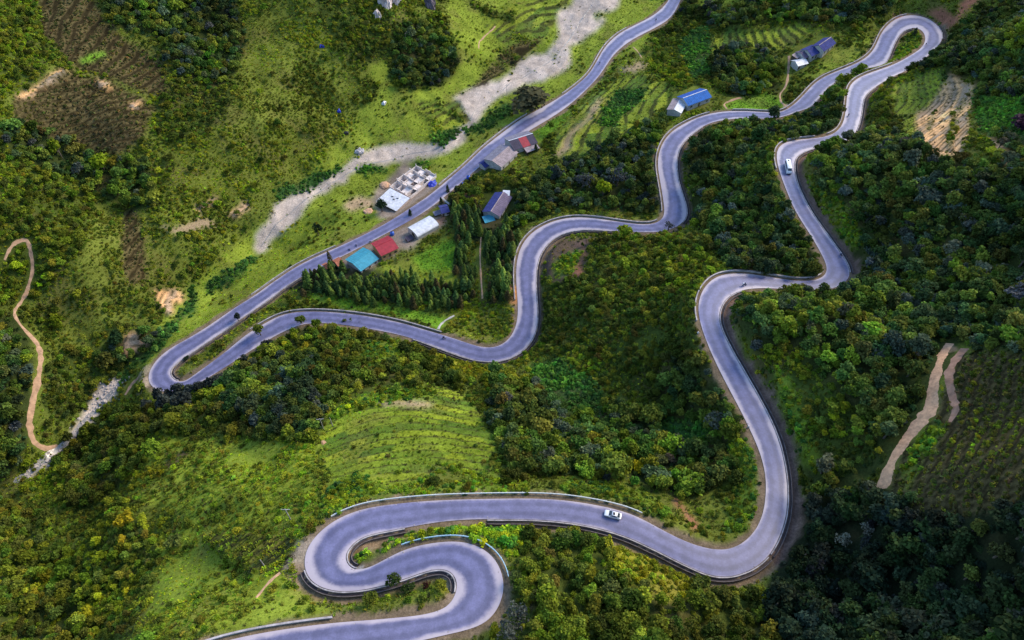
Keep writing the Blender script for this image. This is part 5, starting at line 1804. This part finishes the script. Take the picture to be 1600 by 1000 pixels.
# --- trees
a, b, z, u, v, ct_, d, fl, _ = scatter(2.55)
keep = rng.uniform(0, 1, len(a)) < TD[ct_]
a, b, z, u, v, ct_, d, fl = [q_[keep] for q_ in (a, b, z, u, v, ct_, d, fl)]
rr = TR0[ct_] + (TR1 - TR0)[ct_] * np.clip(rng.beta(1.3, 2.6, len(a)) + .5 * (fbm(a / 12, b / 12, 81, 3) - .5), 0, 1)
big = rng.uniform(0, 1, len(a)) < .05
rr = np.where(big, rr * 1.35, rr)
zs = rr * rng.uniform(.85, 1.3, len(a))
clear = d > np.where(fl > 0, 1.4 + fl * .8, 1.2) + rr * .75
top_u, top_v, _ = project(np.stack([a, b, z + zs * 1.95], -1))
mid_u, mid_v, dep = project(np.stack([a, b, z + zs * 1.0], -1))
rp = rr * FPX / dep
over = blocked(top_u, top_v) | blocked(mid_u, mid_v) | blocked(mid_u + rp * .85, mid_v) | blocked(mid_u - rp * .85, mid_v) | blocked((top_u + mid_u) / 2, (top_v + mid_v) / 2) | blocked(mid_u, mid_v + rp * .6)
hg = hanging(u, v)
keep = clear & (~over | (hg & (rng.uniform(0, 1, len(a)) < .40)))
demote = clear & over & ~hg                     # too tall for its place: a low bush stands there instead
extra_bush = np.stack([a, b, z, u, v], 1)[demote], ct_[demote]
a, b, z, u, v, ct_, rr, zs, rp = [q_[keep] for q_ in (a, b, z, u, v, ct_, rr, zs, rp)]
ttint = patchy(a, b, palette(ct_, 3), 61)
tree = dict(x=a, y=b, z=z, u=u, v=v, ct=ct_, r=rr, zs=zs, rp=rp, tint=ttint, kind=rng.integers(0, len(TREES), len(a)))

# --- named trees that stand out in the photograph
NAMED = [(942, 305, 5.4, 1.0, (.24, .30, .012), 'round yellow green tree standing among blue grey trees beside the upper bend'),
         (974, 372, 3.8, 1.3, (.21, .28, .016), 'tall bright green tree leaning over the road at the top of the knoll'),
         (832, 172, 15.5, .42, (.075, .072, .032), 'large spreading grey brown tree between riverbed and valley road'),
         (162, 264, 5.6, 1.0, (.20, .27, .012), 'bright lime green tree below the brown ploughed field'),
         (97, 246, 3.8, 1.4, (.17, .22, .012), 'slim lime green tree on the dark wood edge beside the brown field'),
         (997, 733, 2.6, .9, (.40, .33, .01), 'small tree with golden yellow crown in the gully above the white car'),
         (1044, 360, 2.5, 1.1, (.085, .090, .085), 'grey leafed tree at the corner where the road turns sharply uphill'),
         (910, 295, 5.0, 1.1, (.070, .078, .078), 'blue grey tree beside the yellow green one'),
         (964, 290, 4.6, 1.1, (.066, .076, .080), 'blue grey tree behind the yellow green one'),
         (498, 368, 2.6, 2.0, (.025, .045, .02), 'dark slender tree alone in the meadow above the valley road'),
         (243, 712, 4.2, 1.1, (.17, .26, .02), 'vivid light green tree on the slope above the gully'),
         (277, 852, 3.0, 1.1, (.12, .15, .03), 'olive leaved tree standing alone beside the crop rows'),
         (408, 524, 2.6, 1.4, (.11, .14, .016), 'light green tree in front of the road near the first hairpin'),
         (472, 505, 2.6, 1.2, (.075, .11, .016), 'green tree at the road edge where the conifer belt ends'),
         (373, 502, 2.3, 1.2, (.035, .045, .04), 'small dark tree against the valley road in the strip between two legs'),
         (293, 562, 1.5, 1.0, (.03, .05, .025), 'small round dark bush tree inside the first hairpin'),
         (616, 912, 2.0, 1.5, (.055, .085, .018), 'leafy tree at the ditch in the middle of the lowest double bend'),
         (640, 922, 1.7, 1.2, (.05, .08, .018), 'second leafy tree in the island of the lowest double bend'),
         (688, 918, 1.6, 1.1, (.17, .18, .015), 'yellow green bush tree inside the lowest hairpin'),
         (666, 916, 1.3, .9, (.06, .02, .015), 'dark reddish bush inside the lowest hairpin'),
         (810, 965, 3.2, 1.1, (.10, .11, .09), 'silvery grey tree below the outer rail of the lowest hairpin'),
         (795, 990, 2.8, 1.0, (.09, .10, .08), 'second silvery grey tree below the lowest hairpin, nearer the picture edge'),
         (597, 331, 3.2, 1.2, (.022, .042, .02), 'dark round tree in front of the white sheet roofed shed'),
         (1588, 205, 4.0, 1.0, (.06, .025, .045), 'purple leafed tree at the picture edge by the orange terraces'),
         (1560, 232, 2.5, 1.0, (.12, .10, .06), 'brownish tree beside the orange terraces'),
         (1045, 722, 2.2, 1.1, (.13, .10, .06), 'tree with a brownish flowering crown in the gully'),
         (1310, 850, 2.4, 1.1, (.24, .25, .18), 'tree with whitish blossom among the dark wood beside the ditch'),
         (1350, 832, 2.0, 1.0, (.20, .21, .16), 'second whitish tree among the dark wood near the pale track end'),
         (1508, 905, 2.4, 1.0, (.13, .17, .03), 'light green topped tree in the dark bottom wood'),
         (1555, 870, 2.8, 1.1, (.085, .10, .03), 'olive tree at the upper edge of the dark bottom wood'),
         (1520, 830, 2.6, 1.0, (.09, .11, .02), 'pair forming olive tree just below the dark crop rows'),
         (1403, 900, 2.4, 1.0, (.05, .085, .04), 'bluish green tree in the middle of the dark bottom wood'),
         (1340, 560, 3.2, 1.2, (.075, .085, .022), 'tall olive tree standing out of the wood near the pale track'),
         (1418, 588, 3.2, 1.2, (.060, .085, .016), 'broad green tree just beside the pale track'),
         (1385, 480, 3.4, 1.2, (.060, .080, .022), 'tall green tree on the ridge of the dark right hand wood'.replace('right hand ', '')),
         (1320, 470, 2.6, 1.2, (.085, .11, .016), 'yellowish green tree just below the sharp bend'),
         (1462, 455, 3.0, 1.2, (.055, .085, .018), 'bright topped tree on the crest of the dark wood'),
         (1236, 215, 2.6, 1.1, (.12, .16, .03), 'pale green tree at the wall between two upper road legs'),
         (1385, 138, 2.4, 1.3, (.11, .14, .02), 'light green tree where the two legs of the uppermost hairpin part')]
EXTRA_DARK = [(252, 624, 3.0), (268, 628, 3.2), (286, 622, 3.4), (302, 618, 3.2), (298, 634, 3.4), (318, 614, 3.4), (334, 606, 3.2), (232, 640, 3.0), (262, 640, 3.4), (346, 598, 2.6), (280, 640, 3.0), (420, 543, 2.4), (386, 566, 2.2)]
NIDX = []


def add_tree(u, v, r, zf, tint, kind):
    P = pt(u, v)
    for k_, val in (('x', P[0]), ('y', P[1]), ('z', P[2]), ('u', u), ('v', v), ('r', r), ('zs', r * zf), ('rp', 99.0)):
        tree[k_] = np.append(tree[k_], val)
    tree['ct'] = np.append(tree['ct'], TN.index('scrub'))
    tree['tint'] = np.vstack([tree['tint'], tint])
    tree['kind'] = np.append(tree['kind'], kind)
    return len(tree['x']) - 1


nx_, ny_ = [], []
for q_ in NAMED:
    P = pt(q_[0], q_[1])
    dd = np.hypot(tree['x'] - P[0], tree['y'] - P[1])
    g_ = q_[2] * FPX / max(project(P)[2], 50)
    du_, dv_ = tree['u'] - q_[0], tree['v'] - q_[1]
    front = (abs(du_) < g_ * .7 + tree['rp'] * .5) & (dv_ > 0) & (dv_ < tree['rp'] * 1.5 + g_ * .2)
    ok = (dd > q_[2] * .8 + tree['r'] * .4) & ~front
    for k_ in tree:
        tree[k_] = tree[k_][ok]
for k, q_ in enumerate(NAMED):
    NIDX.append(add_tree(q_[0], q_[1], q_[2], q_[3], np.array(q_[4]), k % len(TREES)))
for k, (u_, v_, r_) in enumerate(EXTRA_DARK):
    i = add_tree(u_, v_, r_, 1.35, np.array([.040, .050, .042]) * random.uniform(.8, 1.3), k % 6)
    tree['rp'][i] = 60 - k

# --- conifers, in belts
a, b, z, u, v, ct_, d, fl, _ = scatter(2.7)
m_ = (ct_ == TN.index('conifer')) & (d > 2.5) & (rng.uniform(0, 1, len(a)) < .95)
tu, tv, _ = project(np.stack([a, b, z + 6.5], -1))
m_ &= ~blocked(tu, tv) & ~blocked((u + tu) / 2, (v + tv) / 2) | (m_ & (u < 540) & (v > 400) & (v < 440) & (rng.uniform(0, 1, len(a)) < .6))
con = dict(x=a[m_], y=b[m_], z=z[m_], u=u[m_], v=v[m_])
con['r'] = rng.uniform(1.2, 2.5, m_.sum())
con['zs'] = con['r'] * rng.uniform(.65, 1.25, m_.sum())
con['tint'] = np.array(PALD)[rng.integers(0, 3, m_.sum())] * np.exp(rng.normal(.15, .3, (m_.sum(), 1)))
br = rng.uniform(0, 1, m_.sum()) < .12
con['tint'][br] = [.07, .06, .022]
for (u_, v_) in [(641, 336), (700, 300), (712, 306), (690, 318), (706, 322), (722, 300), (735, 290), (1163, 196), (1180, 200), (1150, 204), (1170, 210), (1140, 212), (1428, 55), (620, 295), (1195, 206), (838, 236), (834, 240), (720, 318), (760, 322)]:
    P = pt(u_, v_)
    for k_, val in (('x', P[0]), ('y', P[1]), ('z', P[2]), ('u', u_), ('v', v_), ('r', 1.5), ('zs', 1.6)):
        con[k_] = np.append(con[k_], val)
    con['tint'] = np.vstack([con['tint'], np.array([.028, .045, .02])])


# --- geometry-node scatter for what nobody could count
def proto_collection(name, meshes):
    c = bpy.data.collections.new(name)           # never linked to the scene: only a source of shapes
    for k, m_ in enumerate(meshes):
        c.objects.link(bpy.data.objects.new('%s_%02d' % (name, k), m_))
    return c


def scatter_object(name, P, rotz, scl, tint, idx, proto, tilt=0.08, label=None):
    n = len(P)
    me = bpy.data.meshes.new(name)
    me.vertices.add(n)
    me.vertices.foreach_set('co', np.asarray(P, np.float32).ravel())
    rot = np.stack([rng.normal(0, tilt, n), rng.normal(0, tilt, n), rotz], 1)
    for nm_, ty, arr, key in (('rot', 'FLOAT_VECTOR', rot, 'vector'), ('scl', 'FLOAT_VECTOR', scl, 'vector'), ('tint', 'FLOAT_VECTOR', tint, 'vector')):
        at_ = me.attributes.new(nm_, ty, 'POINT')
        at_.data.foreach_set(key, np.asarray(arr, np.float32).ravel())
    at_ = me.attributes.new('pick', 'INT', 'POINT')
    at_.data.foreach_set('value', np.asarray(idx, np.int32))
    o = bpy.data.objects.new(name, me)
    COL.objects.link(o)
    g = bpy.data.node_groups.new(name + '_scatter', 'GeometryNodeTree')
    g.interface.new_socket('Geometry', in_out='INPUT', socket_type='NodeSocketGeometry')
    g.interface.new_socket('Geometry', in_out='OUTPUT', socket_type='NodeSocketGeometry')
    gi, gout = g.nodes.new('NodeGroupInput'), g.nodes.new('NodeGroupOutput')
    ip = g.nodes.new('GeometryNodeInstanceOnPoints')
    ci = g.nodes.new('GeometryNodeCollectionInfo')
    ci.inputs['Collection'].default_value = proto
    ci.inputs['Separate Children'].default_value = True
    ci.inputs['Reset Children'].default_value = True

    def named(nm_, ty):
        q_ = g.nodes.new('GeometryNodeInputNamedAttribute')
        q_.data_type = ty
        q_.inputs['Name'].default_value = nm_
        return q_.outputs['Attribute']
    g.links.new(gi.outputs[0], ip.inputs['Points'])
    g.links.new(ci.outputs[0], ip.inputs['Instance'])
    ip.inputs['Pick Instance'].default_value = True
    g.links.new(named('pick', 'INT'), ip.inputs['Instance Index'])
    g.links.new(named('rot', 'FLOAT_VECTOR'), ip.inputs['Rotation'])
    g.links.new(named('scl', 'FLOAT_VECTOR'), ip.inputs['Scale'])
    g.links.new(ip.outputs[0], gout.inputs[0])
    md = o.modifiers.new('scatter', 'NODES')
    md.node_group = g
    tag(o, label, None, None, 'stuff')
    return o


CAN_P = proto_collection('canopy_source', TREES)
CON_P = proto_collection('conifer_source', CONIF)
BUSH_P = proto_collection('bush_source', BUSHES + BIGLEAF)
TUFT_P = proto_collection('tuft_source', TUFTS)
STONE_P = proto_collection('stone_source', [rock_mesh(k, M_STONE) for k in range(3)])
# --- which trees become single things: the ones that show largest
LM = [(957, 806, 'the white car'), (1231, 265, 'the minibus'), (1420, 40, 'the uppermost hairpin'), (250, 590, 'the first hairpin by the creek'), (500, 880, 'the wide bend with dusty shoulder'), (770, 900, 'the lowest hairpin'),
      (1310, 430, 'the sharp bend under the dark wood'), (1100, 470, 'the bend above the knoll'), (1080, 150, 'the blue roofed house'), (1265, 75, 'the slate blue row of houses'), (775, 315, 'the long mauve house'), (575, 400, 'the teal roofed house'),
      (660, 353, 'the barrel roofed barn'), (640, 285, 'the unfinished house'), (800, 230, 'the roadside row of houses'), (832, 150, 'the large grey brown tree'), (942, 290, 'the round yellow green tree'), (997, 728, 'the golden yellow tree'),
      (1420, 680, 'the pale dirt track'), (1490, 600, 'the reddish dirt strip'), (1480, 180, 'the orange terraces'), (455, 814, 'the crossarm utility pole'), (506, 670, 'the forked utility pole'), (640, 690, 'the terraced green field'),
      (50, 590, 'the dirt track across the creek'), (130, 180, 'the brown ploughed field'), (600, 15, 'the white limestone cliff'), (162, 255, 'the lime green tree'), (243, 700, 'the vivid light green tree'), (277, 840, 'the lone olive tree'),
      (885, 605, 'the lush green gully patch'), (1215, 720, 'the bluish straight of road'), (1310, 850, 'the whitish blossoming tree'), (1508, 905, 'the light green topped tree'), (810, 950, 'the silvery grey tree'), (1020, 890, 'the yellow bush slope'),
      (1560, 680, 'the dark crop rows'), (90, 700, 'the creek crossing'), (1588, 200, 'the purple leafed tree'), (720, 570, 'the yellow flowering slope'), (880, 400, 'the bare bank inside the bend'), (40, 400, 'the hooked dirt track'), (580, 450, 'the conifer belt'), (760, 420, 'the footpath through the trees'), (753, 475, 'the lower end of the footpath'), (700, 420, 'the green field by the barn'), (510, 420, 'the orange roofed house'), (780, 345, 'the teal lean-to'), (650, 480, 'the long green strip by the road')]
LMP = np.array([(q_[0], q_[1]) for q_ in LM], float)
LMZ = [pt(q_[0], q_[1])[2] for q_ in LM]
ORD = ['', 'second ', 'third ', 'fourth ', 'fifth ', 'sixth ', 'seventh ', 'eighth ', 'ninth ', 'tenth ', 'eleventh ', 'twelfth ', 'thirteenth ', 'fourteenth ', 'fifteenth ', 'sixteenth ']
used_labels = set(q_[5] for q_ in NAMED)


def colour_word(t_):
    r_, g_, b_ = t_
    l_ = .3 * r_ + .6 * g_ + .1 * b_
    if r_ > 1.15 * g_:
        return 'brownish'
    if b_ > .62 * g_:
        return 'grey green'
    if l_ < .030:
        return 'very dark green'
    if l_ < .052:
        return 'dark green'
    if r_ > .86 * g_:
        return 'yellow green'
    if l_ < .085:
        return 'mid green'
    return 'light green'


def describe(u, v, z, r_, tint, what):
    d = np.hypot(LMP[:, 0] - u, LMP[:, 1] - v)
    k = int(np.argmin(d))
    size = 'small ' if r_ < 1.7 else ('large ' if r_ > 3.0 else '')
    if what == 'conifer':
        size = 'slim ' if r_ < 1.55 else ('broad ' if r_ > 2.1 else '')
    hgt = 'uphill of' if z > LMZ[k] + 3 else ('downhill of' if z < LMZ[k] - 3 else 'level with')
    far = 'close by, ' if d[k] < 45 else ('a short way off, ' if d[k] < 95 else 'well away, ')
    side = 'beyond' if v < LM[k][1] - 6 else ('nearer than' if v > LM[k][1] + 6 else 'beside')
    body = '%s%s %s %s %s, %s' % (size, colour_word(tint), what, hgt, LM[k][2], far.strip(', '))
    k2, k3 = np.argsort(d)[1:3]
    base_ = '%s%s %s ' % (size, colour_word(tint), what)
    for alt in (body, body.replace('%s %s' % (hgt, LM[k][2]), '%s %s' % (side, LM[k][2])), base_ + 'between %s and %s' % (LM[k][2], LM[k2][2]), base_ + 'between %s and %s' % (LM[k][2], LM[k3][2])):
        for o_ in ORD:
            lab = o_ + alt
            if lab not in used_labels and len(lab.split()) <= 16:
                used_labels.add(lab)
                return lab
    return None


def single_tree(x, y, z, r_, zs_, tint, me_, lab, name, cat, group, rz, trunk=True):
    root = bpy.data.objects.new(name, None)
    root.empty_display_size = .3
    root.location = (x, y, z - .15)
    root.rotation_euler = (random.gauss(0, .05), random.gauss(0, .05), rz)
    root.scale = (r_ * random.uniform(.85, 1.15), r_ * random.uniform(.85, 1.15), zs_)
    COL.objects.link(root)
    root['label'] = lab
    root['category'] = cat
    root['group'] = group
    c = bpy.data.objects.new('crown', me_)
    c.parent = root
    c['tint'] = [float(q_) for q_ in tint]
    COL.objects.link(c)
    if trunk:
        k = bpy.data.objects.new('trunk', TRUNK)
        k.parent = root
        COL.objects.link(k)
    return root


inframe = (tree['u'] > 6) & (tree['u'] < 1594) & (tree['v'] > 12) & (tree['v'] < 992)
score = np.where(inframe, tree['rp'], -1) * (1 + .0001 * tree['v'])
order = np.argsort(-score)
sing = [i for i in order[:300] if score[i] > 0]
single = np.zeros(len(score), bool)
for i in NIDX:
    single[i] = True
for k, i in enumerate(NIDX):
    q_ = NAMED[k]
    me_ = AIRY[0] if q_[4][2] > .07 else TREES[tree['kind'][i]]
    single_tree(tree['x'][i], tree['y'][i], tree['z'][i], tree['r'][i], tree['zs'][i], tree['tint'][i], me_, q_[5], 'broadleaf_tree', 'tree', 'single trees that stand out', k * 1.7)
for i in sorted(sing, key=lambda i: tree['u'][i]):
    if single[i]:
        continue
    lab = describe(tree['u'][i], tree['v'][i], tree['z'][i], tree['r'][i], tree['tint'][i], 'tree')
    if lab is None:
        continue
    single[i] = True
    single_tree(tree['x'][i], tree['y'][i], tree['z'][i], tree['r'][i], tree['zs'][i], tree['tint'][i], TREES[tree['kind'][i]], lab, 'broadleaf_tree', 'tree', 'broadleaf trees on the slopes', rng.uniform(0, 6.28))
rest = ~single
n = rest.sum()
scatter_object('forest_canopy', np.stack([tree['x'], tree['y'], tree['z'] - .15], 1)[rest], rng.uniform(0, 6.28, n), np.stack([tree['r'] * rng.uniform(.82, 1.18, len(tree['r'])), tree['r'] * rng.uniform(.82, 1.18, len(tree['r'])), tree['zs']], 1)[rest], tree['tint'][rest], tree['kind'][rest], CAN_P, .10, 'massed broadleaf tree crowns covering the slopes')

nC = len(con['x'])
for i in range(nC):
    lab = describe(con['u'][i], con['v'][i], con['z'][i], con['r'][i], con['tint'][i], 'conifer') if i < 330 else None
    if lab is None:
        continue
    single_tree(con['x'][i], con['y'][i], con['z'][i], con['r'][i], con['zs'][i], con['tint'][i], CONIF[i % 3], lab, 'conifer_tree', 'conifer', 'conifers by the valley road', rng.uniform(0, 6.28), trunk=True)
print('TREES', len(tree['x']), 'single', single.sum(), 'conifers', nC)

# --- bushes and undergrowth
a, b, z, u, v, ct_, d, fl, _ = scatter(1.4)
infield = np.isin(ct_, [TN.index('dark_rows'), TN.index('brown_field')])
pb_ = (bil(H0, GX0, GY0, DX, a, b) + .6 * (vnoise(a / 8, b / 8, 99) - .5)) / 2.2
pb_ = pb_ - np.floor(pb_)
keep = (rng.uniform(0, 1, len(a)) < BD[ct_] * np.where(infield, np.where(pb_ < .5, 1.3, .02), np.where(ct_ == TN.index('yellow_bush'), 1.0, 1.0) * np.where(np.isin(ct_, [TN.index('slope'), TN.index('scrub'), TN.index('meadow')]), 3.0 * smooth(.47, .62, fbm(a / 11, b / 11, 71, 3)), -.25 + 2.3 * fbm(a / 9, b / 9, 71, 3)))) & (d > np.where(fl > 0, 1.9 + fl * .75, 1.7))
a, b, z, u, v, ct_ = [q_[keep] for q_ in (a, b, z, u, v, ct_)]
if len(extra_bush[1]):
    e = extra_bush[0]
    a, b, z, u, v, ct_ = np.r_[a, e[:, 0]], np.r_[b, e[:, 1]], np.r_[z, e[:, 2]], np.r_[u, e[:, 3]], np.r_[v, e[:, 4]], np.r_[ct_, extra_bush[1]]
rb = rng.uniform(.5, 1.1, len(a)) * (.75 + .9 * fbm(a / 9, b / 9, 71, 3)) * np.where(np.isin(ct_, [TN.index('dark_rows'), TN.index('brown_field')]), .8, 1.0)
band_ = (u > 640) & (u < 840) & (v > 806) & (v < 850)
rb = np.where(band_ & (ct_ == TN.index('bright_bush')), rb * 1.35, rb)
tu, tv, _ = project(np.stack([a, b, z + rb * .8], -1))
ok = (~blocked(tu, tv) | band_) & ~blocked(u, v)
a, b, z, u, v, ct_, rb = [q_[ok] for q_ in (a, b, z, u, v, ct_, rb)]
lush_ = (ct_ == TN.index('lush'))
idx = np.where(lush_ | (rng.uniform(0, 1, len(a)) < .18), 4 + rng.integers(0, 2, len(a)), rng.integers(0, 4, len(a)))
col = patchy(a, b, palette(ct_, 5), 63)
scatter_object('undergrowth', np.stack([a, b, z - .08], 1), rng.uniform(0, 6.28, len(a)), np.stack([rb, rb, rb * rng.uniform(.8, 1.4, len(a))], 1), col, idx, BUSH_P, .15, 'low bushes and scrub covering the open slopes')
print('BUSHES', len(a))

# --- grass and field plants
a, b, z, u, v, ct_, d, fl, _ = scatter(.95)
stp = STEP[ct_]
rise_ = bil(RISER, GX0, GY0, DX, a, b)
dens = GD[ct_] * (.45 + 1.0 * fbm(a / 5, b / 5, 73, 3))
rowlike = np.isin(ct_, [TN.index(k) for k in ('crop_rows', 'dark_rows', 'brown_field')])
zr_ = bil(H0, GX0, GY0, DX, a, b)
phase = (zr_ + .6 * (vnoise(a / 8, b / 8, 99) - .5)) / np.where(ct_ == TN.index('crop_rows'), .9, 2.2)
dens = np.where(rowlike, dens * np.where((phase - np.floor(phase)) < .55, 1.35, .12), dens)
keep = (rng.uniform(0, 1, len(a)) < dens) & (d > np.where(fl > 0, 1.8 + fl * .8, 1.5 + rng.uniform(0, 1.2, len(a)))) & ~blocked(u, v)
a, b, z, u, v, ct_, rise_ = [q_[keep] for q_ in (a, b, z, u, v, ct_, rise_)]
col = patchy(a, b, palette(ct_, 7, .28), 67)
dryp = (rng.uniform(0, 1, len(a)) < .06 + .80 * (rise_ > .4))
col[dryp] = np.array([.075, .072, .026]) * rng.uniform(.5, 1.2, (dryp.sum(), 1))
sc_ = rng.uniform(.55, 1.15, len(a)) * np.where(np.isin(ct_, [TN.index('meadow'), TN.index('green_field'), TN.index('terrace'), TN.index('low_terrace')]), .65, 1.0)
scatter_object('grass', np.stack([a, b, z - .03], 1), rng.uniform(0, 6.28, len(a)), np.stack([sc_, sc_, sc_ * rng.uniform(.5, 1.1, len(a))], 1), col, rng.integers(0, 4, len(a)), TUFT_P, .2, 'grass and field plants covering the open ground')
print('TUFTS', len(a))

# --- stones in the riverbed and creek
a, b, z, u, v, ct_, d, fl, _ = scatter(1.4)
gm = (ct_ == TN.index('gravel'))
near_creek = (u < 260)
keep = gm & (rng.uniform(0, 1, len(a)) < np.where(near_creek, .9, .22)) & (d > 2)
a, b, z, u = a[keep], b[keep], z[keep], u[keep]
ss_ = rng.uniform(.15, .5, len(a)) * np.where(u < 260, 1.7, .6) * np.where(rng.uniform(0, 1, len(a)) < .06, 2.0, 1)
scatter_object('river_stones', np.stack([a, b, z], 1), rng.uniform(0, 6.28, len(a)), np.stack([ss_] * 3, 1), np.full((len(a), 3), .4), rng.integers(0, 3, len(a)), STONE_P, .4, 'loose pale stones lying in the riverbed and creek')
# litter and pebbles on the road shoulders
rs = []
for k in range(160):
    i = rng.integers(10, ND - 10)
    s_ = rng.choice([rng.uniform(.01, .1), rng.uniform(.9, .99)])
    P = EA[i] * (1 - s_) + EB[i] * s_
    rs.append(P + np.array([0, 0, .06]))
scatter_object('verge_pebbles', np.array(rs), rng.uniform(0, 6, len(rs)), np.repeat(rng.uniform(.06, .20, (len(rs), 1)), 3, 1), np.full((len(rs), 3), .4), rng.integers(0, 3, len(rs)), STONE_P, .4, 'small pebbles scattered on the road shoulders')
